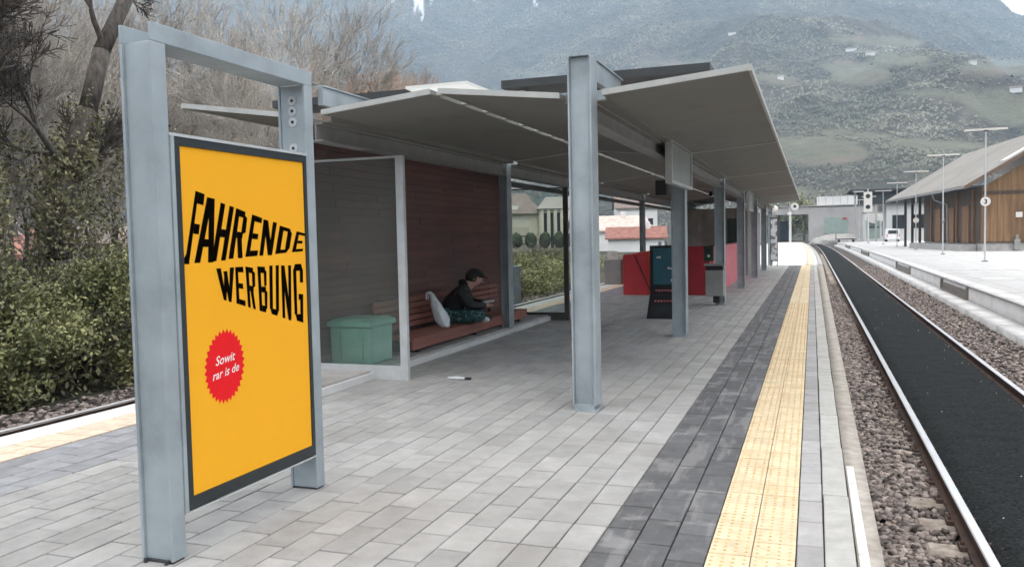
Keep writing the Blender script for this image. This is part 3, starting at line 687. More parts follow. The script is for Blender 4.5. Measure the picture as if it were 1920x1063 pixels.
def hanging_sign(y0, label):
    t = thing('hanging_sign', label, 'sign', (-1.84, y0+1.0, 2.3), 'hanging platform signs')
    o = (-1.84, y0+1.0, 2.3)
    MB().box(-1.855,-1.765,y0,y0+2.05,2.30,2.345).box(-1.855,-1.765,y0,y0+2.05,2.875,2.91).box(-1.855,-1.765,y0,y0+.06,2.346,2.874).box(-1.855,-1.765,y0+1.99,y0+2.05,2.346,2.874).build('frame', M['alu'], t, o)
    MB().box(-1.80,-1.79,y0+.06,y0+1.99,2.346,2.874).build('sheet', M['frosted'], t, o)
    MB().box(-1.84,-1.83,y0+.06,y0+1.99,2.346,2.874).build('back_sheet', M['frosted'], t, o)
    for y in (y0+.3, y0+1.7): MB().box(-1.83,-1.80,y,y+.04,2.911,2.99).build('hanger', M['alu'], t, o)
hanging_sign(11.35, 'large frosted sign box hung beside the second column of the right row')
hanging_sign(25.9, 'smaller-looking pale sign box hung farther along, by the fifth column')
t = thing('loudspeaker', 'black box loudspeaker mounted behind the large hanging sign', 'loudspeaker', (-2.2, 12.95, 2.25))
MB().box(-2.26,-2.10,12.88,13.05,2.22,2.44).build('housing', M['black'], t, (-2.2,12.95,2.25), bevel=.01)
MB().box(-2.2,-2.13,13.051,13.3,2.3,2.34).build('bracket', M['dark_steel'], t, (-2.2,12.95,2.25))
for i in range(5): 
    z = 2.24+i*.035; MB().box(-2.245,-2.115,12.874,12.879,z,z+.018).build('grille_bar', M['dark_steel'], t, (-2.2,12.95,2.25))

# ------------------------------------------------------------------ waiting shelter wall, screens, bench
SO = (-5.7, 12, 0)
wall = thing('shelter_wall', 'tall wall of red-brown boards behind the bench', 'wall', SO)
pm = {}
z = .14; row = 0
while z < 2.76:
    y = 8.62 - (row*1.13 % 2.2)
    while y < 15.6:
        a, b2 = max(y, 8.62), min(y+2.33, 15.6)
        if b2-a > .15: MB().bev(0, .03, 0, 1, 0, 1, 0).v; o = MB().box(-5.70, -5.672+random.uniform(-.002,.003), a+.002, b2-.002, z+.003, z+.097).build('board', M['plank'], wall, SO)
        y += 2.33
    z += .10; row += 1
MB().box(-5.76, -5.702, 8.6, 15.62, .1, 2.87).build('backing', M['bronze'], wall, SO)
MB().box(-5.76, -5.66, 8.6, 15.62, 2.875, 2.92).build('head_rail', M['steel_soft'], wall, SO)
plinth = MB().box(-5.8, -4.86, 7.6, 15.9, -.02, .10).build('shelter_plinth', M['concrete']); tag(plinth, 'low pale concrete plinth under the bench and shelter wall', 'plinth')
MB().box(-4.859, -4.815, 7.2, 15.9, -.02, .075).build('kerb_edge', M['pale_concrete'], plinth)
def screen(y, x0, x1, m, label, rail, z0=.02):
    o = (x1, y, 0); t = thing('glass_screen', label, 'glass screen', o, 'glass end screens of the shelter')
    MB().box(x1-.095, x1, y-.03, y+.03, z0, 2.57).build('stile', m, t, o, bevel=.003)
    MB().box(x0, x0+.06, y-.03, y+.03, .11, 2.57).build('stile', m, t, o)
    MB().box(x0+.06, x1-.0955, y-.028, y+.028, max(z0, .0), z0+rail).build('bottom_rail', m, t, o)
    MB().box(x0+.06, x1-.0955, y-.02, y+.02, 2.545, 2.57).build('top_rail', m, t, o)
    MB().box(x0+.06, x1-.0955, y-.004, y+.004, z0+rail, 2.545).build('pane', M['glass'], t, o)
screen(8.62, -5.66, -4.37, M['alu'], 'pale-framed glass screen at the near end of the shelter, in front of the green bin', .17, -.005)
screen(15.66, -5.66, -4.44, M['bronze'], 'dark-framed glass screen at the far end of the bench', .15, .0)
bench = thing('bench', 'long red-brown slatted bench along the shelter wall', 'bench', (-5.2, 12.2, .1)); BO = (-5.2, 12.2, .1)
for k in range(5):
    x = -5.45+k*.092; MB().box(x, x+.084, 9.9, 14.6, .275, .31).build('seat_slat', M['bench_wood'], bench, BO, bevel=.004)
MB().box(-4.99, -4.955, 9.9, 14.6, .155, .31).build('front_board', M['bench_wood'], bench, BO, bevel=.004)
for k in range(5):
    z = .36+k*.088; x = -5.52-.012*k; MB().box(x, x+.03, 9.92, 14.6, z, z+.072).build('back_slat', M['bench_wood'], bench, BO, bevel=.004)
for y in (10.15, 12.2, 14.3):
    MB().box(-5.42, -5.0, y, y+.05, .10, .274).build('leg', M['dark_steel'], bench, BO)
    MB().box(-5.60, -5.575, y, y+.05, .2, .8).box(-5.58, -5.4, y, y+.05, .23, .27).each('back_bracket', M['dark_steel'], bench, BO)

# ------------------------------------------------------------------ bins, board, parapet
BG = (-5.28, 9.25, .1)
t = thing('grit_bin', 'green lidded bin standing behind the near glass screen', 'bin', BG)
mb = MB().hexa([(-5.62,8.98,.1),(-5.07,8.98,.1),(-5.07,9.54,.1),(-5.62,9.54,.1)], [(-5.63,8.97,.56),(-5.06,8.97,.56),(-5.06,9.55,.56),(-5.63,9.55,.56)]); mb.build('body', M['bin_green'], t, BG, bevel=.02)
mb = MB().box(-5.65,-5.03,8.93,9.59,.562,.63); mb.hexa([(-5.63,8.95,.631),(-5.05,8.95,.631),(-5.05,9.57,.631),(-5.63,9.57,.631)], [(-5.58,9.0,.66),(-5.1,9.0,.66),(-5.1,9.52,.66),(-5.58,9.52,.66)]); mb.build('lid', M['bin_green'], t, BG, bevel=.012)
for x in (-5.5, -5.2): MB().box(x, x+.03, 8.955, 8.969, .16, .5).build('rib', M['bin_green'], t, BG)

B2 = (-2.06, 19.35, .2)
t = thing('litter_bin', 'grey litter bin hung on the front of the third right-hand column', 'litter bin', B2)
MB().box(-2.26,-1.87,19.16,19.42,.22,.80).build('body', M['grey_bin'], t, B2, bevel=.012)
MB().box(-2.29,-1.84,19.13,19.45,.90,.945).build('lid', M['grey_bin'], t, B2, bevel=.008)
MB().box(-2.25,-1.88,19.17,19.41,.801,.899).build('opening', M['black'], t, B2)
MB().box(-2.12,-1.98,19.40,19.497,.05,.25).build('bracket', M['dark_steel'], t, B2)
t = thing('ticket_validator', 'dark green ticket validator box on the third right-hand column, above the litter bin', 'validator', (-2.2, 19.4, 1.0))
o_ = (-2.2, 19.4, 1.0)
MB().box(-2.31,-2.10,19.30,19.498,1.0,1.34).build('housing', mat('validator_green', (.02,.05,.03), .5), t, o_, bevel=.01)
MB().disc((-2.2,19.297,1.12), .03, (0,1,0), .006, 12).build('button', M['white_paint'], t, o_)
MB().box(-2.27,-2.14,19.294,19.299,1.2,1.28).build('display', M['black'], t, o_)

BB = (-2.72, 16.2, 0)
t = thing('info_board', 'black floor-standing information board with a teal poster, left of the second column', 'information board', BB)
MB().hexa([(-3.03,16.12,0),(-2.38,16.12,0),(-2.38,16.42,0),(-3.03,16.42,0)], [(-2.97,16.18,.46),(-2.42,16.18,.46),(-2.42,16.3,.46),(-2.97,16.3,.46)]).build('base', M['black'], t, BB, bevel=.005)
MB().box(-2.965,-2.425,16.2,16.28,.461,1.41).build('body', M['black'], t, BB, bevel=.005)
p_ = MB().box(-2.90,-2.49,16.194,16.199,.66,1.36).build('teal_poster', M['teal_print'], t, BB)
rn = random.Random(4); mb = MB()
for (x, z, n_) in ((-2.83,1.17,3),(-2.62,.95,4),(-2.56,.72,2)):
    for k in range(n_): mb.box(x+k*.028, x+k*.028+.022, 16.190, 16.1935, z+rn.uniform(-.01,.01), z+.035+rn.uniform(-.01,.015))
tag(mb.build('print_marks', M['white_ink'], p_, BB), kind='stuff')
mb = MB()
for k in range(6): mb.box(-2.87+k*.058, -2.84+k*.058, 16.13, 16.165, .32+rn.uniform(0,.01), .36); 
for k in range(6): mb.box(-2.86+k*.058, -2.825+k*.058, 16.192, 16.1985, .52+rn.uniform(0,.015), .56)
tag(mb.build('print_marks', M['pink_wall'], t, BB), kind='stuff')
for k, x in enumerate((-2.80,-2.68,-2.56)): MB().box(x, x+.06, 16.22, 16.24, 1.411, 1.48+.02*(k % 2)).build('leaflet', M['paper'], t, BB)

PO = (-3.7, 23, 0)
t = thing('stairwell_parapet', 'red-painted parapet around the underpass stairs beneath the canopy', 'parapet', PO)
MB().hexa([(-4.87,22.6,0),(-4.2,22.6,0),(-4.2,22.72,0),(-4.87,22.72,0)], [(-4.87,22.6,1.09),(-4.2,22.6,1.15),(-4.2,22.72,1.15),(-4.87,22.72,1.09)]).build('red_panel', M['red_wall'], t, PO)
MB().hexa([(-4.55,22.9,0),(-3.35,22.9,0),(-3.35,23.0,0),(-4.55,23.0,0)], [(-4.55,22.9,1.14),(-3.35,22.9,1.32),(-3.35,23.0,1.32),(-4.55,23.0,1.14)]).build('orange_panel', M['orange_wall'], t, PO)
MB().box(-3.3,-2.56,22.62,22.72,0,1.30).build('crimson_panel', mat('crimson_sheet', (.36,.02,.03), .5, .1, 2), t, PO)
MB().box(-2.55,-2.45,22.62,33.0,0,1.28).build('side_panel', M['pink_wall'], t, PO)  # red parapet wall, its sky-lit tone painted as pink
MB().box(-4.86,-4.77,22.73,33.0,0,1.1).build('side_panel', M['red_wall'], t, PO)
MB().tube((-4.55,22.585,1.08),(-4.12,22.585,.12), .018, n=6).build('brace', mat('dark_red_rail', (.12,.008,.015), .5), t, PO)
MB().box(-2.57,-2.43,22.6,33.0,1.281,1.31).build('coping', mat('dark_crimson_coping', (.16,.01,.015), .5), t, PO)

KO = (-3.5, 33.5, 0)
t = thing('platform_hut', 'grey-brown boarded hut beyond the red stair parapet, under the canopy', 'hut', KO)
MB().box(-4.68,-2.38,33.55,42,0,2.6).build('body', M['grey_bin'], t, KO)
mk = mat('grey_brown_cladding', (.30,.275,.25), .7, .12, 2, rnd=.2)
bm_ = MB().box(0,.19,-.03,0,.05,2.55); me_ = bpy.data.meshes.new('cladding_board'); me_.from_pydata(bm_.v, [], bm_.f); me_.materials.append(mk); me_.update()
for k in range(11): link('cladding_board', me_, t, (-4.66+k*.205-KO[0], 33.548-KO[1], 0))
for k in range(40):
    o = link('cladding_board', me_, t, (-2.379-KO[0], 33.6+k*.205-KO[1], 0)); o.rotation_euler.z = PI/2
MB().box(-3.1,-2.7,33.50,33.516,.05,2.2).build('door_pane', mat('greenish_glass', (.06,.09,.075), .15), t, KO)

t = thing('timetable_case', 'narrow timetable case with mottled sheets beside the last visible column', 'timetable case', (-1.75, 42.6, 0)); o_ = (-1.75, 42.6, 0)
MB().box(-1.93,-1.57,42.57,42.63,.25,2.35).build('case', M['dark_steel'], t, o_)
mm = overlay(mat('printed_sheets', (.62,.62,.62), .6, .1, 8), (.12,.12,.13), 6, .5, .56, .9)
MB().box(-1.90,-1.60,42.56,42.569,.3,2.3).build('sheets', mm, t, o_)
for x in (-1.9,-1.62): MB().box(x, x+.03, 42.585, 42.615, 0, .25).build('leg', M['dark_steel'], t, o_)
t = thing('globe_lamp', 'small white globe lamp on a thin post beyond the canopy end', 'lamp', (-2.4, 60, 0))
MB().tube((0,0,0),(0,0,3.05), .04, n=8).build('post', M['steel_soft'], t)
bm = bmesh.new(); bmesh.ops.create_uvsphere(bm, u_segments=12, v_segments=8, radius=.22); me = bpy.data.meshes.new('globe'); bm.to_mesh(me); me.materials.append(M['white_paint']); me.shade_smooth(); link('globe', me, t, (0,0,3.25))
t = thing('utility_cabinet', 'grey-brown cabinet with a small white notice, by the left edge beyond the glass screen', 'cabinet', (-6.3, 27.7, 0)); o_ = (-6.3,27.7,0)
MB().box(-6.59,-6.02,27.6,27.95,0,.83).build('body', M['grey_bin'], t, o_, bevel=.01)
MB().box(-6.55,-6.06,27.592,27.599,.05,.78).build('door', M['steel_soft'], t, o_)
MB().box(-6.48,-6.14,27.66,27.69,.831,1.12).build('notice', M['white_paint'], t, o_)
t = thing('switch_cabinet', 'blue-grey switch cabinet among the bushes across the left track', 'cabinet', (-9.9, 27.5, -.9)); o_ = (-9.9,27.5,-.9)
MB().box(-10.25,-9.6,27.3,27.7,-.75,.62).build('body', mat('blue_grey_sheet', (.17,.20,.235), .5), t, o_, bevel=.01)
MB().box(-10.27,-9.58,27.28,27.72,.621,.65).build('roof', M['steel'], t, o_)
t = thing('litter', 'crumpled white wrapper with a black end lying on the paving', 'litter', (-3.85, 8.8, 0))
bm = bmesh.new(); bmesh.ops.create_icosphere(bm, subdivisions=3, radius=1)
for v in bm.verts:
    v.co += v.co*random.uniform(-.25,.25); v.co.x *= .11; v.co.y *= .03; v.co.z = v.co.z*.016+.017
me = bpy.data.meshes.new('wrapper'); bm.to_mesh(me); me.materials.append(M['plastic_white']); link('wrapper', me, t)
MB().box(.10,.17,-.025,.02,.002,.028).build('black_cap', M['black'], t, bevel=.006)

# ------------------------------------------------------------------ person on the bench
def skinned(name, pts, edges, rad, m, parent, sub=2, root=0, smooth=True):
    me = bpy.data.meshes.new(name); me.from_pydata(pts, edges, []); o = bpy.data.objects.new(name, me); COL.objects.link(o)
    o.modifiers.new('skin', 'SKIN'); s = o.modifiers.new('sub', 'SUBSURF'); s.levels = sub; s.render_levels = sub
    for i, sv in enumerate(me.skin_vertices[0].data): sv.radius = rad[i] if isinstance(rad[i], tuple) else (rad[i], rad[i]); sv.use_root = (i == root)
    dg = bpy.context.evaluated_depsgraph_get(); dg.update(); nm_ = bpy.data.meshes.new_from_object(o.evaluated_get(dg)); bpy.data.objects.remove(o)
    nm_.materials.clear(); nm_.materials.append(m)
    if smooth: nm_.shade_smooth()
    nm_.name = name; return link(name, nm_, parent)
man = thing('person', 'person in black padded jacket and cap sitting cross-legged on the bench, reading', 'person', (-5.27, 11.95, .31), rz=math.radians(20))
man.scale = (1.25, 1.25, 1.16)
#           0 pelvis       1 waist        2 chest        3 neck         4 head        5 brow
P_ = [(0,0,.10),(.02,0,.23),(.11,0,.41),(.19,0,.50),(.25,0,.555),(.28,0,.585),
      (.02,.10,.09),(.34,.27,.10),(.30,-.02,.05),(.40,-.08,.045),          # left leg folded 6-9
      (.02,-.10,.09),(.36,-.27,.11),(.33,.03,.075),(.44,.10,.06),          # right leg 10-13
      (.11,.18,.42),(.22,.24,.25),(.40,.10,.24),(.44,.08,.245),            # left arm 14-17
      (.11,-.18,.42),(.24,-.24,.24),(.42,-.10,.235),(.46,-.085,.24)]       # right arm 18-21
E_ = [(0,1),(1,2),(2,3),(3,4),(4,5),(0,6),(6,7),(7,8),(8,9),(0,10),(10,11),(11,12),(12,13),(2,14),(14,15),(15,16),(16,17),(2,18),(18,19),(19,20),(20,21)]
Rd = [.12,.115,.13,.055,.085,.075,.085,.062,.045,.03,.085,.062,.045,.03,.062,.045,.028,.026,.062,.045,.028,.026]
skinned('body', P_, E_, Rd, M['skin'], man)
# head with face, built looking forward-down
def ball(name, c, r, sc, m, parent, rot=(0,0,0), seg=16, cut=None):
    bm = bmesh.new(); bmesh.ops.create_uvsphere(bm, u_segments=seg, v_segments=seg//2+2, radius=r)
    mt = Matrix.Translation(c) @ Matrix.Rotation(rot[1], 4, 'Y') @ Matrix.Diagonal((*sc, 1))
    bmesh.ops.transform(bm, matrix=mt, verts=bm.verts)
    if cut: bmesh.ops.bisect_plane(bm, geom=bm.verts[:]+bm.edges[:]+bm.faces[:], plane_co=cut[0], plane_no=cut[1], clear_outer=True)
    me = bpy.data.meshes.new(name); bm.to_mesh(me); bm.free(); me.materials.append(m); me.shade_smooth(); return link(name, me, parent)
ball('head', Vector((.285,0,.60)), .095, (1,.8,1.18), M['skin'], man, (0,.55,0))
ball('nose', Vector((.375,0,.54)), .016, (1.3,.8,1), M['skin'], man, (0,.5,0), 8)
for s in (-1, 1):
    ball('ear', Vector((.275,s*.077,.585)), .02, (.6,.4,1.1), M['skin'], man, (0,.5,0), 8)
    ball('eye', Vector((.36,s*.028,.575)), .008, (1,1,1), M['black'], man, (0,0,0), 6)
ball('mouth', Vector((.345,0,.515)), .016, (.5,1,.35), M['red_wall'], man, (0,.5,0), 6)
ball('hair', Vector((.265,0,.62)), .103, (1,.88,1.12), M['hair'], man, (0,.35,0), 16, (Vector((.31,0,.615)), Vector((.9,0,-.25))))
ball('cap', Vector((.29,0,.64)), .102, (1.08,.92,.85), M['cap'], man, (0,.45,0), 16, (Vector((.295,0,.625)), Vector((-.35,0,-1))))
MB().hexa([(.36,-.06,.64),(.445,-.045,.58),(.445,.045,.58),(.36,.06,.64)], [(.36,-.06,.65),(.449,-.045,.588),(.449,.045,.588),(.36,.06,.65)]).build('cap_peak', M['cap'], man, bevel=.004)
HB = Vector((.03, 0, -.04))
jk = [P_[i] for i in (0,1,2,3,14,15,16,18,19,20)]
jacket = skinned('jacket', [(-.005,0,.10),(.01,0,.24),(.09,0,.41),(.19,0,.51)]+jk[4:], [(0,1),(1,2),(2,3),(2,4),(4,5),(5,6),(2,7),(7,8),(8,9)], [(.17,.19),(.155,.185),(.15,.19),.075,.088,.068,.048,.088,.068,.048], M['jacket'], man)
for v in jacket.data.vertices:                       # quilting
    k = math.sin(v.co.z*95+v.co.x*20)*.005; v.co += Vector((v.co.x-.08, v.co.y, 0)).normalized()*k
ball('hood', Vector((.15,0,.52)), .085, (1,1.15,.62), M['jacket'], man, (0,.6,0))
skinned('trousers', [P_[0],P_[6],P_[7],P_[8],P_[10],P_[11],P_[12]], [(0,1),(1,2),(2,3),(0,4),(4,5),(5,6)], [.135,.105,.08,.056,.105,.08,.056], M['trousers'], man)
for s, a, b_ in ((1, P_[8], P_[9]), (-1, P_[12], P_[13])):
    sh = skinned('shoe', [(a[0]+.03,a[1],a[2]+.005),(b_[0],b_[1],b_[2]),(b_[0]+.06,b_[1]+.0,b_[2]-.008)], [(0,1),(1,2)], [.042,.044,.03], M['paper'] if s > 0 else M['black'], man, 1)
fb_ = MB()
for s in (-1, 1):
    h = Vector((.445 if s > 0 else .465, .075*s, .245))
    for k in range(4):
        L1 = (.030,.034,.032,.026)[k]; p0 = h+Vector((.018-.012*k, -.012*s, -.012)); p1 = p0+Vector((.012,-L1*s*.8,-.008)); p2 = p1+Vector((.006,-L1*s*.5,.014))
        fb_.path([p0,p1,p2], [.009,.008,.006], 6)
    fb_.path([h+Vector((-.01,0,.01)), h+Vector((-.004,-.03*s,.026)), h+Vector((.01,-.048*s,.03))], [.010,.009,.007], 6)
fb_.build('fingers', M['skin'], man, smooth=True)
bk = thing('book', 'open book with white pages held by the seated person', 'book', (-4.77, 12.17, .62), rz=math.radians(20))
MB().hexa([(-.09,-.15,.0),(.10,-.15,.02),(.10,0,0),(-.09,0,-.02)], [(-.09,-.15,.012),(.10,-.15,.032),(.10,0,.016),(-.09,0,-.004)]).build('pages', M['paper'], bk)
MB().hexa([(-.09,.002,-.02),(.10,.002,0),(.10,.15,.02),(-.09,.15,.0)], [(-.09,.002,-.004),(.10,.002,.016),(.10,.15,.032),(-.09,.15,.012)]).build('pages', M['paper'], bk)
MB().hexa([(-.095,-.155,-.006),(.105,-.155,.014),(.105,.155,.014),(-.095,.155,-.006)], [(-.095,-.155,-.002),(.105,-.155,.018),(.105,.155,.018),(-.095,.155,-.002)]).build('cover', M['black'], bk)
# plastic bag leaning on the bench
bag = thing('plastic_bag', 'full white plastic carrier bag leaning to one side on the bench beside the person', 'bag', (-5.2, 11.35, .31))
bm = bmesh.new(); bmesh.ops.create_icosphere(bm, subdivisions=4, radius=1)
for v in bm.verts:
    n_ = float(fbm(v.co.x*2.2+4, v.co.y*2.2+6, v.co.z*2.2+3, 3))-.5
    v.co *= 1+n_*.75
    x, y, z = v.co; w_ = 1-.28*max(z, -.3)
    zz = (z+.86)*.25; v.co = Vector((x*.105*w_ - zz*.42 + .06, y*.105*w_, max(zz, .004)))
me = bpy.data.meshes.new('bag_body'); bm.to_mesh(me); me.materials.append(M['plastic_white']); me.shade_smooth(); link('bag_body', me, bag)
for s in (-1, 1):
    pts = [(-.17+.05*math.cos(a)*1.0-.02*math.sin(a), s*.035, .43+.09*math.sin(a)) for a in np.linspace(-.2, PI+.2, 8)]
    MB().path(pts, [.012]*8, 6).build('handle', M['plastic_white'], bag)

# ------------------------------------------------------------------ goods shed beyond the opposite platform
WP = Vector((12.25, 73, -.125)); WA = math.atan2(.11, .994)
shed = thing('goods_shed', 'large brown timber goods shed with a pale overhanging gable roof at the right', 'shed', WP, rz=WA)
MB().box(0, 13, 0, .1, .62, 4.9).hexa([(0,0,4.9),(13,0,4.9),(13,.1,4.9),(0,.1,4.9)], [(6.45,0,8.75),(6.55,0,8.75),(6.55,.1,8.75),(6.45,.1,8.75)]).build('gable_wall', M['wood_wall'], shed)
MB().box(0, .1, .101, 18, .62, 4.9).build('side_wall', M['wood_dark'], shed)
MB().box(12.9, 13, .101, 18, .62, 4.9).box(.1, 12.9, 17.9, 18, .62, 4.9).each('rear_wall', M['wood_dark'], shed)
MB().box(.06, 13, .03, 18, -.6, .618).build('plinth', M['concrete'], shed)
MB().box(-1.3, -.0, 1.2, 18, -.6, .5).build('loading_dock', M['concrete'], shed)
bt = MB().box(0,.05,-.03,0,0,1); bme = bpy.data.meshes.new('batten'); bme.from_pydata(bt.v,[],bt.f); bme.materials.append(M['wood_wall']); bme.update()
for k in range(27):
    x = .1+k*.48; zt = 4.9+3.85*(1-abs(x-6.5)/6.5)
    o = link('batten', bme, shed, (x, -.001, .62)); o.scale.z = zt-.62-.15
MB().box(.06, 12.9, -.06, -.002, 4.35, 4.6).box(.06, 12.9, -.045, -.002, .62, .75).each('rail_board', M['wood_dark'], shed)
for u0 in (-1.45,):
    zs = lambda u: 4.93+.6*(u+1.45)
    MB().hexa([(-1.45,-.9,zs(-1.45)),(6.5,-.9,zs(6.5)),(6.5,28.6,zs(6.5)),(-1.45,28.6,zs(-1.45))], [(-1.45,-.9,zs(-1.45)+.12),(6.5,-.9,zs(6.5)+.12),(6.5,28.6,zs(6.5)+.12),(-1.45,28.6,zs(-1.45)+.12)]).build('roof', M['wh_roof'], shed)
    MB().hexa([(6.502,-.9,zs(6.5)),(14.45,-.9,4.93),(14.45,28.6,4.93),(6.502,28.6,zs(6.5))], [(6.502,-.9,zs(6.5)+.12),(14.45,-.9,5.05),(14.45,28.6,5.05),(6.502,28.6,zs(6.5)+.12)]).build('roof', M['wh_roof'], shed)
    MB().hexa([(-1.47,-.96,zs(-1.45)-.22),(6.5,-.96,zs(6.5)-.22),(6.5,-.905,zs(6.5)-.22),(-1.47,-.905,zs(-1.45)-.22)], [(-1.47,-.96,zs(-1.45)+.08),(6.5,-.96,zs(6.5)+.08),(6.5,-.905,zs(6.5)+.08),(-1.47,-.905,zs(-1.45)+.08)]).build('barge_board', mat('brown_barge_board', (.16,.10,.075), .7), shed)
    MB().box(-1.53,-1.455,-.9,28.6,4.82,5.0).build('gutter', M['steel_soft'], shed)
    for v in (.4, 3.6, 6.8, 10, 13.2, 16.4, 19.6, 22.8, 26):
        MB().hexa([(-1.4,v,4.75),(0,v,5.55),(0,v+.14,5.55),(-1.4,v+.14,4.75)], [(-1.4,v,4.92),(0,v,5.75),(0,v+.14,5.75),(-1.4,v+.14,4.92)]).build('rafter', M['wood_dark'], shed)
        if v > 17: MB().box(-.1,.12,v,v+.22,-.6,5.6).build('open_post', M['wood_dark'], shed)
for v in (3.1, 7.4, 11.7):
    d = MB().box(-.06,-.002,v,v+1.9,.62,3.6).build('sliding_door', M['wood_wall'], shed)
    MB().box(-.09,-.061,v,v+.12,.62,3.6).box(-.09,-.061,v+1.78,v+1.9,.62,3.6).each('door_frame', M['bench_wood'], d)
for v in (1.7, 6.2, 10.5, 14.6): MB().box(-.16,-.002,v,v+.28,.62,4.8).build('buttress_post', M['wood_wall'], shed)
MB().path([(-1.4,9,4.8),(-1.2,9,4.3),(-.2,9,3.9),(-.15,9,.6)], [.06]*4, 8).build('downpipe', M['steel'], shed)
MB().box(2.35,2.8,-.06,-.012,2.55,2.95).build('small_notice', M['white_paint'], shed)
MB().box(3.05,3.22,-.07,-.012,.62,3.6).box(3.5,4.9,-.05,-.012,.62,3.3).build('gable_door', M['wood_dark'], shed)
MB().box(3.0,3.16,-.10,-.071,.62,3.7).build('door_post', M['wood_wall'], shed)
MB().box(2.2,2.6,-.3,-.07,.1,.9).tube((2.4,-.2,.9),(2.4,-.2,1.25),.12,n=8).build('meter_box', M['grey_bin'], shed)
MB().hexa([(1.6,-.2,zs(1.6)+.13),(3.6,-.2,zs(3.6)+.13),(3.6,1.2,zs(3.6)+.13),(1.6,1.2,zs(1.6)+.13)], [(1.6,-.2,zs(1.6)+.2),(3.6,-.2,zs(3.6)+.2),(3.6,1.2,zs(3.6)+.2),(1.6,1.2,zs(1.6)+.2)]).build('roof_light', M['white_wall'], shed)

# ------------------------------------------------------------------ platform lamps
lamp_labels = ['nearest of the platform lamps opposite, with a round white number sign on its pole',
 'second nearest lamp opposite, thin pole in front of the shed with a small grey disc', 'third lamp opposite with a round white disc, beside the far end of the shed',
 'fourth lamp opposite, just left of the shed roof tip', 'fifth lamp opposite, beside the parked white van', 'sixth lamp opposite, far away before the dark-roofed building', 'farthest lamp opposite, close to the round-headed signal']
for i, (x, y) in enumerate(((8.55,50),(8.6,65.5),(8.65,82.3),(8.7,100.5),(8.65,119),(8.0,137),(7.3,150))):
    t = thing('platform_lamp', lamp_labels[i], 'lamp', (x, y, -.125), 'lamps along the opposite platform')
    MB().tube((0,0,0),(0,0,6.85), .05, .035, 10).build('pole', M['alu'], t)
    MB().disc((0,0,.02), .16, (0,0,1), .04, 12).build('foot', M['dark_steel'], t)
    MB().box(-1.0,1.0,-.1,.1,6.86,6.95).build('luminaire', M['white_paint'], t)
    MB().box(-.1,.1,-.13,.13,6.80,6.859).build('bracket', M['dark_steel'], t)
    if i in (0, 2):
        d = MB().disc((0,-.09,3.15 if i == 0 else 2.6), .24, (0,1,0), .03, 24).build('round_sign', M['white_paint'], t)
        if i == 0: text_mesh('number', '3', M['ink'], d, .36, lambda a, b_: Vector((a, -.108, 3.03+b_)), .008)
    elif i == 1: MB().disc((0,-.09,2.35), .15, (1,0,0), .12, 16).build('round_sign', M['steel_soft'], t)

# ------------------------------------------------------------------ signals
t = thing('railway_signal', 'stout pale post at the platform end with a round white-rimmed signal disc', 'signal', (-3.5, 149, 0))
MB().tube((0,0,0),(0,0,4.6), .2, n=12).build('post', M['pale_concrete'], t); MB().tube((-.1,0,4.6),(-.1,0,5.1), .3, n=12).build('head_box', M['white_wall'], t)
MB().box(-.1,.9,-.05,.05,5.9,6.0).box(-.1,0,-.05,.05,5.1,6.8).build('arm', M['alu'], t)
d = MB().disc((.75,-.1,6.0), .62, (0,1,0), .05, 24).build('disc', M['white_paint'], t); MB().disc((.75,-.14,6.0), .24, (0,1,0), .02, 16).build('dark_centre', M['black'], d)
t = thing('railway_signal', 'white signal board with two black round lamps, one above the other, right of the tracks', 'signal', (7.35, 128, -.9))
MB().tube((0,0,0),(0,0,8.4), .09, n=8).build('mast', M['alu'], t)
d = MB().box(-.55,.55,-.12,-.02,5.2,8.0).build('board', M['white_paint'], t)
for z in (7.4, 5.9): MB().disc((0,-.14,z), .3, (0,1,0), .03, 20).build('lamp_lens', M['black'], d)
MB().box(-1.9,-.56,-.06,0,8.0,8.15).build('bracket', M['alu'], t)

# ------------------------------------------------------------------ buildings behind the tracks
BP = (2, 250, -.9)
t = thing('grey_station_building', 'long low grey building with a dark open passage, closing off the tracks', 'building', BP)
def hx(x0,x1,y0,y1,z0,z1): return MB().box(x0,x1,y0,y1,z0,z1)
hx(-30,-13,250,264,-.9,8.8).build('wall', M['grey_wall'], t, BP); hx(-13,-1,250,264,6.7,8.8).build('lintel', M['grey_wall'], t, BP)
hx(-1,21,250,264,-.9,8.6).build('wall', M['grey_wall'], t, BP); hx(-30,21,249.7,264.2,8.82,9.1).build('roof_edge', M['concrete'], t, BP)
for x in (-11.9,-9.2,-2.3): hx(x,x+.5,251,251.6,-.9,6.69).build('pillar', M['dark_steel'], t, BP)
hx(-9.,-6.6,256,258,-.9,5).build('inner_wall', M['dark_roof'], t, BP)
d = hx(3.1,9.3,249.8,249.99,1.2,5.7).build('shutter', M['green_shutter'], t, BP)
for k in range(5): hx(3.1,9.3,249.76,249.795,1.5+k*.85,1.56+k*.85).build('shutter_rib', M['grey_wall'], d, BP)
hx(7.9,9.0,249.7,249.79,5.0,5.5).build('red_notice', M['red_wall'], t, BP)
BQ = (6.5, 252, 9.1)
t = thing('roof_container', 'long white flat box standing on the roof of the grey building', 'container', BQ)
hx(1.2,12.6,251,253,9.1,11.5).build('body', M['white_wall'], t, BQ)
for k in range(6): hx(1.6+k*1.9,1.7+k*1.9,250.95,250.99,9.2,11.4).build('seam', M['grey_wall'], t, BQ)
BR = (14, 200, -.9)
t = thing('white_gatehouse', 'small pale building with an arched white canopy and a green door', 'building', BR)
hx(10.8,15.3,200,206,-.9,5.6).build('wall', M['white_wall'], t, BR); hx(11.2,13.9,199.9,199.99,0,3.9).build('door', M['green_shutter'], t, BR)
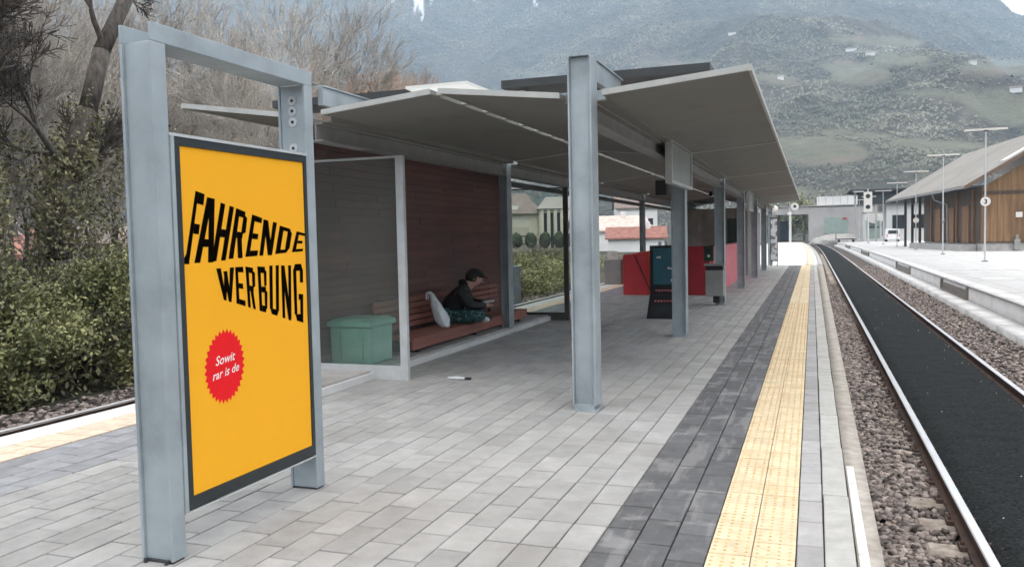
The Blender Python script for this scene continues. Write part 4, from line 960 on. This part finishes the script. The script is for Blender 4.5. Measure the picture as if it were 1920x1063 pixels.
MB().tube((12.5,198.8,4.4),(12.5,199.99,4.4), 1.1, n=20).build('arched_canopy', M['white_paint'], t, BR); hx(14.3,14.8,199.9,199.99,.5,3.8).build('window', M['window'], t, BR)
hx(11.3,13.8,199.84,199.89,2.3,2.6).build('dark_band', M['dark_roof'], t, BR); hx(10.6,15.5,199.8,206.2,5.61,5.8).build('roof', M['concrete'], t, BR)
BS = (15, 170, -.9)
t = thing('dark_roofed_hall', 'pale-walled hall under a broad dark flat roof behind the lamps', 'building', BS)
hx(13,29,171,180,-.9,8.0).build('wall', M['white_wall'], t, BS); hx(6.5,30,169,182,9.0,9.35).build('roof', M['dark_roof'], t, BS)
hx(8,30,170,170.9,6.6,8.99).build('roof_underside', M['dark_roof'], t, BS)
for x in (7.4, 11.0): hx(x,x+.35,170.2,170.6,-.9,8.99).build('pillar', M['grey_wall'], t, BS)
for k in range(4): hx(14+k*3.6,16+k*3.6,170.9,170.99,2,4.5).build('window', M['window'], t, BS)

VP = (11.9, 146, -.125)
t = thing('parked_van', 'white van parked beyond the opposite platform, seen from the rear', 'van', VP)
MB().hexa([(-.95,-2.2,.35),(.95,-2.2,.35),(.95,2.3,.35),(-.95,2.3,.35)], [(-.88,-2.1,2.0),(.88,-2.1,2.0),(.88,1.4,2.0),(-.88,1.4,2.0)]).build('body', M['white_wall'], t, bevel=.08)
MB().hexa([(-.72,-2.2,1.25),(.72,-2.2,1.25),(.72,-2.15,1.25),(-.72,-2.15,1.25)], [(-.68,-2.14,1.8),(.68,-2.14,1.8),(.68,-2.09,1.8),(-.68,-2.09,1.8)]).build('rear_window', M['window'], t)
for x in (-.85,.85):
    for y in (-1.4, 1.4): MB().disc((x,y,.33), .33, (1,0,0), .2, 16).build('wheel', M['black'], t)
    MB().box(x-.06,x+.06,-2.24,-2.2,.8,1.2).build('tail_light', M['red_wall'], t)
t = thing('baggage_trolley', 'low dark flat trolley standing near the end of the opposite platform', 'trolley', (5.2, 148, -.125))
MB().box(-1.6,1.6,-.6,.6,.45,.6).build('deck', M['dark_roof'], t); MB().box(-1.6,-1.5,-.6,.6,.6,1.4).build('end_frame', M['dark_steel'], t)
for x in (-1.1,1.1): MB().disc((x,-.5,.22), .22, (0,1,0), .1, 12).build('wheel', M['black'], t); MB().disc((x,.5,.22), .22, (0,1,0), .1, 12).build('wheel', M['black'], t)
t = thing('sand_heap', 'pale heap of rubble beside the far tracks', 'heap', (4.5, 172, -.9))
bm = bmesh.new(); bmesh.ops.create_icosphere(bm, subdivisions=4, radius=1)
for v in bm.verts: k = .8+.5*float(fbm(v.co.x*2+9, v.co.y*2+9, v.co.z*2)); v.co = Vector((v.co.x*5*k, v.co.y*3*k, max(v.co.z*2.0*k, -.1)))
me = bpy.data.meshes.new('rubble'); bm.to_mesh(me); me.materials.append(M['concrete']); link('rubble', me, t)

def house(name, label, loc, w, d, h, rise, wallm, roofm, rz=0, cols=3, floors=2, cat='house', over=.5, group=None, chimney=True):
    t = thing(name, label, cat, loc, group, rz=rz)
    MB().box(-w/2,w/2,-d/2,d/2,-3,h).hexa([(-w/2,-d/2,h),(w/2,-d/2,h),(w/2,d/2,h),(-w/2,d/2,h)], [(-w/2,-.02,h+rise),(w/2,-.02,h+rise),(w/2,.02,h+rise),(-w/2,.02,h+rise)]).build('wall', wallm, t)
    e = over; k = rise/(d/2); zb = h-e*k
    rf = MB()
    for s in (-1, 1):
        a = [(-w/2-e, s*(d/2+e), zb+.05), (w/2+e, s*(d/2+e), zb+.05), (w/2+e, s*.01, h+rise+.05), (-w/2-e, s*.01, h+rise+.05)]
        if s > 0: a = a[::-1]
        rf.hexa(a, [(x, y, z+.22) for x, y, z in a])
    r = rf.build('roof', roofm, t)
    if chimney: MB().box(w*.18,w*.18+.7,-.9,-.2,h+rise*.3,h+rise+1.0).build('chimney', wallm, r)
    for f in range(floors):
        for c in range(cols):
            x = -w/2+(c+.5)*w/cols; z = 1.2+f*2.9
            if z+1.4 < h:
                wdw = MB().box(x-.55,x+.55,-d/2-.05,-d/2-.004,z,z+1.4).build('window', M['window'], t)
                MB().box(x-.62,x+.62,-d/2-.10,-d/2-.051,z-.12,z-.02).build('sill', M['white_paint'], wdw)
    return t
# cream hall and red roofs seen through the canopy
CB = (-50.5, 152, -.9); ca_ = math.radians(18)
t = thing('cream_hall', 'cream building with a brown hipped roof and tall piers, seen through the glass screen', 'building', CB, rz=ca_)
MB().box(-9,1.5,0,10,-1,7.2).build('wall', M['cream'], t); MB().box(1.55,9,-1,9,-1,8.0).build('wing_wall', M['cream'], t)
MB().hexa([(-10,-1,7.2),(2.6,-1,7.2),(2.6,11,7.2),(-10,11,7.2)], [(-6.4,3,11.2),(-.9,3,11.2),(-.9,7,11.2),(-6.4,7,11.2)]).build('roof', M['brown_roof'], t)
MB().hexa([(1.2,-1.8,8.0),(10,-1.8,8.0),(10,10,8.0),(1.2,10,8.0)], [(3.0,3,10.4),(9,3,10.4),(9,6,10.4),(3.0,6,10.4)]).build('roof', M['wh_roof'], t)
MB().box(-4.6,-.3,-.1,-.004,-.5,4.6).build('garage_door', mat('cream_shutter', (.5,.46,.36), .7), t)
for k in range(2): MB().box(-4.0,-.9,-.16,-.101,1.3+k*1.5,1.55+k*1.5).build('dark_slot', M['dark_roof'], t)
for k in range(6): MB().box(1.9+k*1.25,2.5+k*1.25,-1.5,-1.004,-1,7.9).build('pier', M['cream'], t)
for k in range(5): MB().box(2.5+k*1.25,3.1+k*1.25,-1.06,-1.002,.6,7.2).build('window', M['window'], t)
for k in range(2): MB().box(-6.6+k*2.9,-5.2+k*2.9,-.2,.5,7.6+.4*k,8.3+.4*k).build('roof_window', M['white_paint'], t)
house('red_roofed_house', 'house with a low pale-red roof left of the second column', (-35, 150, -.9), 13, 9, 3.6, 2.4, M['white_wall'], mat('highlit_red_tiles', (.70,.54,.47), .85, .15, 1.2), rz=.5, group='red-roofed houses beyond the hedge')  # strong highlights on the red roof put into the paler tile colour
house('red_roofed_house', 'lower house with a darker red roof, just left of the information board', (-27.5, 138, -.9), 9, 7, 2.2, 1.6, M['white_wall'], M['red_roof'], rz=.2, group='red-roofed houses beyond the hedge')
house('white_house', 'tall white house standing behind the red-roofed houses', (-38, 190, 0), 9, 8, 8, 3, M['white_wall'], M['brown_roof'], rz=.3, cols=3, floors=3)
house('white_cottage', 'white house with a pinkish red roof glimpsed through the trees at the far left edge', (-39, 30.5, -1.6), 5.5, 5, 2.9, 1.2, M['white_wall'], mat('pinkish_tiles', (.42,.2,.16), .85, .2, 1.2), rz=1.2)
house('white_cottage', 'long white house glimpsed between trunk and advertising frame', (-40, 41.0, -1.6), 10, 6, 3.3, .9, M['white_wall'], M['brown_roof'], rz=1.0)

# scattered farms on the slopes
def ground_at(azd, e):
    rs = np.linspace(500, 5200, 900); x, y, z = land(np.full(900, azd), rs); a = np.degrees(np.arctan2(z-1.6, rs)); i = int(np.argmax(a >= e)); return float(x[i]), float(y[i]), float(z[i])
farms = [(-4.9,9.9,14,'group of pale farm buildings on the meadow above the canopy roof, left one'),(-4.1,9.95,18,'long pale farm building on the meadow above the canopy roof, right one'),(-1.9,9.75,12,'single white farmhouse on the green meadow left of centre of the slope'),
 (2.3,11.0,26,'long white building row at the upper edge of the big meadow'),(3.4,10.75,22,'white building just below and right of the long row on the meadow'),(9.0,9.6,14,'small white house high on the slope above the shed roof'),
 (11.2,7.8,16,'white house on the slope near the right edge of the picture'),(-4.9,12.7,24,'thin white building high up in the woods above the canopy'),(6.9,13.6,10,'tiny white house highest on the wooded slope'),
 (-28.6,11.0,26,'long white village building on the bluish far slope, left'),(-27.0,11.1,20,'white village building on the bluish far slope, right'),(-11.5,6.2,14,'pale house low on the slope, seen under the roof between columns'),(-9.7,6.3,12,'small pale house low on the slope, just left of the second column')]
for i, (a_, e_, w_, lab) in enumerate(farms):
    x, y, z = ground_at(a_, e_)
    house('farmhouse', lab, (x, y, z+1.6), w_*.62, 6, 1.7, 1.5, M['white_wall'], M['wh_roof'] if i % 3 else M['brown_roof'], rz=math.radians(-a_), cols=0, floors=0, group='farmhouses on the slopes', chimney=False)

# ------------------------------------------------------------------ vegetation
def tubes_np(segs, n):
    P0 = np.array([s[0] for s in segs]); P1 = np.array([s[1] for s in segs]); R0 = np.array([s[2] for s in segs]); R1 = np.array([s[3] for s in segs])
    D = P1-P0; D /= np.linalg.norm(D, axis=1)[:,None]+1e-9; up = np.where(np.abs(D[:,2:3]) < .9, [[0,0,1]], [[1,0,0]])
    Aa = np.cross(D, up); Aa /= np.linalg.norm(Aa, axis=1)[:,None]; Bb = np.cross(D, Aa); V = []
    for P, R in ((P0,R0),(P1,R1)):
        for k in range(n):
            t = 2*PI*k/n; V.append(P+(Aa*math.cos(t)+Bb*math.sin(t))*R[:,None])
    V = np.stack(V, 1); m_ = len(segs); base = (np.arange(m_)*2*n)[:,None]
    F = np.concatenate([base+np.array([[k,(k+1)%n,n+(k+1)%n,n+k]]) for k in range(n)])
    return V.reshape(-1, 3), F
def rand_dir(d, ang, rn):
    v = Vector((rn.gauss(0,1), rn.gauss(0,1), rn.gauss(0,1))); a = d.cross(v).normalized(); return (Matrix.Rotation(ang, 3, a) @ d).normalized()
def bare_tree(seed, h, r0, levels=5, spread=.62, upward=.10, kids=(3,5), wob=.12):
    rn = random.Random(seed); main = []; twig = []
    def grow(p, d, L, r, lv):
        n = 4 if lv < 3 else 3; q = Vector(p); rr_ = r; nodes_ = []
        for k in range(n):
            d = (d+Vector((rn.gauss(0,wob), rn.gauss(0,wob), rn.gauss(0,wob)+upward))).normalized(); q2 = q+d*(L/n); r2 = rr_*(.84 if lv < 4 else .7)
            (main if lv < 2 else twig).append((tuple(q), tuple(q2), rr_, r2)); nodes_.append((q2, Vector(d), r2)); q = q2; rr_ = r2
        if lv >= levels: return
        for _ in range(rn.randint(*kids)+(1 if lv > 2 else 0)):
            i = rn.randint(1 if lv == 0 else 0, n-1); qq, dd, r3 = nodes_[i]
            grow(qq, rand_dir(dd, rn.uniform(.35,1)*spread*1.3, rn), L*rn.uniform(.5,.78), max(r3*rn.uniform(.45,.7), .004), lv+1)
        grow(q, rand_dir(d, rn.uniform(.1,.35), rn), L*.7, rr_*.9, lv+1)
    grow(Vector((0,0,-.3)), Vector((0,0,1)), h*.38, r0, 0)
    return main, twig
def tree_mesh(seed, h, r0, tm_, **k):
    mn, tw = bare_tree(seed, h, r0, **k); tw = [(a, b, max(c, .0062), max(d, .0038)) for a, b, c, d in tw]
    V, F = tubes_np(mn, 7); tme_ = mesh_np('trunk', V, F, M['bark'], True); V, F = tubes_np(tw, 3); cme = mesh_np('crown', V, F, tm_); return tme_, cme, len(tw)
tms = [tree_mesh(21, 9, .16, M['twig'], levels=6, kids=(2,4)), tree_mesh(5, 8.5, .14, M['twig'], levels=6, kids=(2,4), spread=.75), tree_mesh(9, 7, .11, M['twig_red'], levels=6, kids=(2,4), spread=.5, upward=.15)]
def leaf_cloud(name, n, fn, size, m, seed=1, aspect=.6):
    """n leaf-sized quads; fn(rng, n) gives the positions"""
    rg = np.random.RandomState(seed); P = fn(rg, n); n = len(P)
    u = rg.normal(size=(n,3)); u /= np.linalg.norm(u, axis=1)[:,None]; w_ = rg.normal(size=(n,3)); w_ = np.cross(u, w_); w_ /= np.linalg.norm(w_, axis=1)[:,None]
    s = size*rg.uniform(.55, 1.35, (n,1)); u = u*s; w_ = w_*s*aspect; V = np.stack([P-u, P-w_*.8+u*.1, P+u, P+w_*.8+u*.1], 1).reshape(-1, 3)
    return mesh_np(name, V, (np.arange(n)*4)[:,None]+np.arange(4)[None], m)
def blob(rx, ry, z0, z1, k=7, ns=.55):
    def f(rg, n):
        c = rg.uniform(-1, 1, (k*6, 3)); c = c[np.linalg.norm(c, axis=1) < 1][:k*3]; j = rg.randint(0, len(c), n)
        p = c[j]*.8 + rg.normal(size=(n,3))*.16; keep = fbm(p[:,0]*2.6+seed_of(rg), p[:,1]*2.6, p[:,2]*2.6, 3) > .41; p = p[keep]
        return np.stack([p[:,0]*rx, p[:,1]*ry, (z0+z1)/2+p[:,2]*(z1-z0)/2], 1)
    return f
def seed_of(rg): return float(rg.uniform(0, 30))
stem_me = []
for sd_ in (3, 8):
    mn, tw = bare_tree(sd_, 3.4, .05, levels=4, kids=(3,4), spread=.9); V, F = tubes_np(mn+tw, 3); stem_me.append(mesh_np('stems', V, F, M['bark']))
bush_me = [leaf_cloud('foliage', 26000, blob(1.7, 1.5, -.1, 2.5), .044, M['leaf'], 3), leaf_cloud('foliage', 26000, blob(1.5, 1.6, -.1, 2.9), .042, M['leaf'], 6), leaf_cloud('foliage', 12000, blob(1.8, 1.5, 0, 2.1), .055, M['leaf_light'], 9)]
def bush(i, x, y, z, s, label, group, rz=0, sz=None):
    t = thing('shrub', label, 'shrub', (x, y, z), group, rz=rz); t.scale = (s, s, sz or s)
    link('stems', stem_me[i % 2], t); link('foliage', bush_me[i], t); return t
hedge = [(0,-10.9,5.2,1.05,'dense dark evergreen shrub at the left picture edge, directly behind the left track'),(1,-11.2,7.4,1.05,'dense dark evergreen shrub second from the left edge'),(0,-11.0,9.6,1.0,'dense dark evergreen shrub right beside the post of the advertising frame'),
 (1,-11.3,12.2,.95,'evergreen shrub hidden mostly behind the advertising frame'),(0,-12.6,3.6,1.2,'tall dark shrub in the second row at the left edge'),(1,-13.0,8.2,1.1,'second-row shrub between the two ivy-covered trunks'),(0,-12.9,10.8,1.1,'second-row shrub just right of the leaning ivy trunk'),(1,-11.6,14.6,.95,'shrub seen under the open top of the advertising frame'),
 (0,-12.0,17.2,.9,'shrub in the row behind the shelter wall, near end')]
for j, (i, x, y, s, lab) in enumerate(hedge): bush(i, x-1.15, y, -.95, s, lab, 'evergreen shrubs along the left track', j*1.3)
hl = ['pale green shrub at the left edge of the view through the far glass screen','pale green shrub in the middle of the view through the far glass screen','pale green shrub at the right side of the far glass screen','pale green shrub left of the first right-hand column','brownish-green shrub right of the first right-hand column','shrub behind the utility cabinet','shrub just right of the utility cabinet','shrub behind the red parapet','last pale shrub of the row, left of the information board']
for j in range(9):
    t_ = bush(2, -11.4-.3*(j % 2)-(j > 5)*.8, 21+j*2.9, -.95, 1.0+.12*(j % 3), hl[j], 'pale shrubs beyond the left track', j*2.1)
    if j > 3: t_.scale = (1.1, 1.1, .95)

def place_tree(k, x, y, z, s, label, group, rz, leaf=None):
    t = thing('bare_tree', label, 'tree', (x, y, z), group, rz=rz); t.scale = (s, s, s)
    link('trunk', tms[k][0], t); link('crown', tms[k][1], t)
    if leaf: link('withered_leaves', leaf, t)
    return t
wl = leaf_cloud('withered_leaves', 2600, blob(1.9, 1.9, 3.2, 7.0), .05, M['leaf_brown'], 14)
rows = []
def trow(x, y0, y1, n, s0, s1, jit=.8):
    for k in range(n): rows.append((x+RS.uniform(-jit,jit), y0+(y1-y0)*(k+.5)/n+RS.uniform(-jit,jit), RS.uniform(s0,s1)))
trow(-16.2, 9, 36, 9, .9, 1.1); trow(-20, 11, 56, 13, 1.0, 1.25, 1.2); trow(-26, 14, 84, 16, 1.1, 1.5, 1.5)
order = sorted(range(len(rows)), key=lambda i: math.atan2(rows[i][0], rows[i][1]))
SEEN = {}; adj = ['slender','crooked','broad','dense','thin','spindly','forked','tall']
for q_, i in enumerate(order):
    x, y, s = rows[i]; b_ = math.degrees(math.atan2(-x, y)); px = 1523-1573*math.tan(math.radians(b_))*1.0
    k = 2 if (b_ < 32.5 and (q_ % 2 or b_ < 28)) else q_ % 2
    if b_ < 22.5: continue
    dist = 'front row' if x > -17.5 else 'middle row' if x > -22.5 else 'back row'
    where = 'at the far left edge' if b_ > 50 else 'behind the leaning ivy trunk' if b_ > 45 else 'behind the open advertising frame' if b_ > 38 else 'above the near end of the canopy' if b_ > 31 else 'above the middle of the canopy' if b_ > 24 else 'just left of the first column'
    n_ = SEEN.get(where, 0); SEEN[where] = n_+1
    lab_ = '%s %s tree, %s, %s' % (adj[n_ % 8], ('leafless','bare','twiggy')[(n_//8) % 3], dist, where)
    place_tree(k, x, y, -1.0, s*float(np.interp(b_, [19, 22, 26, 32, 36, 50], [.8, 1.2, 1.3, 1.02, 1.12, 1.1])), lab_, 'leafless trees beyond the left track', RS.uniform(0, 6.28), wl if (24 < b_ < 35 and q_ % 2 == 0) else None)

# two thick ivy-grown trunks
def ivy_tree(label, pts, radii, seed, forks):
    t = thing('ivy_tree', label, 'tree', pts[0], 'ivy-grown trees at the left'); o = pts[0]; mb = MB().path(pts, radii, 10)
    mb.build('trunk', M['bark'], t, o, smooth=True); rn = random.Random(seed); tw = []
    for (p, d, L, r) in forks:
        mn, tg = bare_tree(rn.randint(0, 9999), L/.38*.55, r, levels=5, kids=(2,4), spread=.7)
        R3 = Vector((0,0,1)).rotation_difference(Vector(d)).to_matrix()
        for a, b_, c, e in mn+tg: tw.append((tuple(R3 @ Vector(a)+Vector(p)-Vector(o)), tuple(R3 @ Vector(b_)+Vector(p)-Vector(o)), max(c, .008), max(e, .006)))
    V, F = tubes_np(tw, 5); link('branches', mesh_np('branches', V, F, M['bark'], True), t)
    def f(rg, n):
        k = rg.randint(0, len(pts)-1, n); tt = rg.uniform(0, 1, (n,1)); P = np.array(pts); a = P[k]*(1-tt)+P[k+1]*tt; a = a-np.array(o)
        rad = np.array(radii)[k][:,None]*1.25+.07+.16*fbm(a[:,2]*1.7+seed, a[:,2]*.7)[:,None]; th = rg.uniform(0, 2*PI, (n,1)); q = a+np.concatenate([np.cos(th), np.sin(th), rg.normal(size=(n,1))*.1], 1)*rad*rg.uniform(.55,1.25,(n,1))
        keep = (q[:,2] < rg.uniform(3.6, 5.6, n)) & (fbm(q[:,0]*3+seed, q[:,2]*3, q[:,1]*3, 3) > .42); return q[keep]
    link('ivy', leaf_cloud('ivy', 15000, f, .045, M['ivy'], seed), t); return t
ivy_tree('thick ivy-grown trunk at the far left, splitting into upright limbs', [(-12.6,9.6,-.9),(-12.7,9.8,1.2),(-12.9,9.9,2.9),(-13.0,9.6,4.4),(-13.1,9.4,6.2),(-13.1,9.5,7.6)], [.30,.26,.23,.19,.15,.11], 4,
    [((-12.9,9.9,2.9),(.1,.35,1),2.6,.10),((-12.9,9.9,2.6),(-.2,-.45,1),2.6,.11),((-13.0,9.6,4.4),(.2,.5,.8),2.0,.08),((-13.1,9.4,6),(-.2,-.3,1),1.8,.07)])
ivy_tree('dark ivy-grown trunk leaning to the right, beside the advertising frame', [(-13.0,12.2,-.9),(-13.0,11.7,1.4),(-13.0,11.9,2.9),(-13.0,12.5,4.2),(-13.0,12.9,5.4),(-13.0,13.6,6.6),(-13.0,14.3,7.8)], [.26,.22,.19,.17,.16,.14,.11], 9,
    [((-13.0,12.0,3.1),(-.1,-.6,.8),2.2,.09),((-13.0,12.9,5.4),(.1,-.15,1),2.0,.09),((-13.0,13.4,6.3),(.1,.5,.8),2.0,.08),((-13.0,11.8,2.6),(.2,.8,.7),1.8,.07)])
und = leaf_cloud('undergrowth', 26000, lambda rg, n: np.stack([-11.6-6*rg.uniform(0,1,n)**1.3, 2+34*rg.uniform(0,1,n), -.9+np.abs(rg.normal(size=n))*.75], 1), .07, M['ivy'], 31)
tag(link('undergrowth', und), kind='stuff')
iv2 = leaf_cloud('climbing_ivy', 16000, lambda rg, n: (lambda p: p[fbm(p[:,0]*.8+3, p[:,1]*.55, p[:,2]*.7, 4) > .50])(np.stack([-12.6-1.6*rg.uniform(0,1,n), 6+8.5*rg.uniform(0,1,n), .9+3.4*rg.uniform(0,1,n)**1.3], 1)), .05, M['ivy'], 33)
tag(link('ground_cover', iv2), kind='stuff')
# row of clipped shrubs before the cream hall and trees near the hall
for k in range(7):
    x, y = -54+k*2.6, 146+.4*k; bm = bmesh.new(); bmesh.ops.create_icosphere(bm, subdivisions=3, radius=1)
    for v in bm.verts: v.co *= 1+.35*(float(fbm(v.co.x*3+k, v.co.y*3+5, v.co.z*3, 2))-.5); v.co = Vector((v.co.x*1.1, v.co.y*1.1, v.co.z*1.5+1.4))
    me = bpy.data.meshes.new('clipped_shrub'); bm.to_mesh(me); me.materials.append(M['clipped']); tag(link('clipped_shrub', me, None, (x, y, -.2)), ['leftmost','second','third','fourth','fifth','sixth','rightmost'][k]+' dark clipped shrub of the row before the cream hall', 'shrub', 'dark clipped shrubs before the cream hall')
bk_me = leaf_cloud('foliage', 5000, blob(5.5, 5, 1, 11), .38, M['leaf'], 44)
for (x, y, s, lab) in ((-2.5, 285, 1.1, 'dark green conifer clump behind the grey building, near the roof tip'), (-10.5, 282, .9, 'smaller green tree behind the grey building, at the canopy end')):
    t = thing('evergreen_tree', lab, 'tree', (x, y, -.9)); t.scale = (s, s, s*1.25); link('foliage', bk_me, t); MB().tube((0,0,0),(0,0,8), .3, .1).build('trunk', M['bark'], t)
for k, (x, y, s) in enumerate(((30,150,.9),(22,190,1.0),(17,215,.8),(36,170,1.1),(26,240,1.2))):
    t = place_tree(k % 2, x, y, -.9, s*1.6, ['bare tree above the shed roof at the right','bare tree rising behind the dark-roofed hall','smaller bare tree left of the dark-roofed hall','tall bare tree farthest right behind the shed','bare tree farthest back, behind the hall'][k], 'leafless trees behind the goods shed', k*1.7)
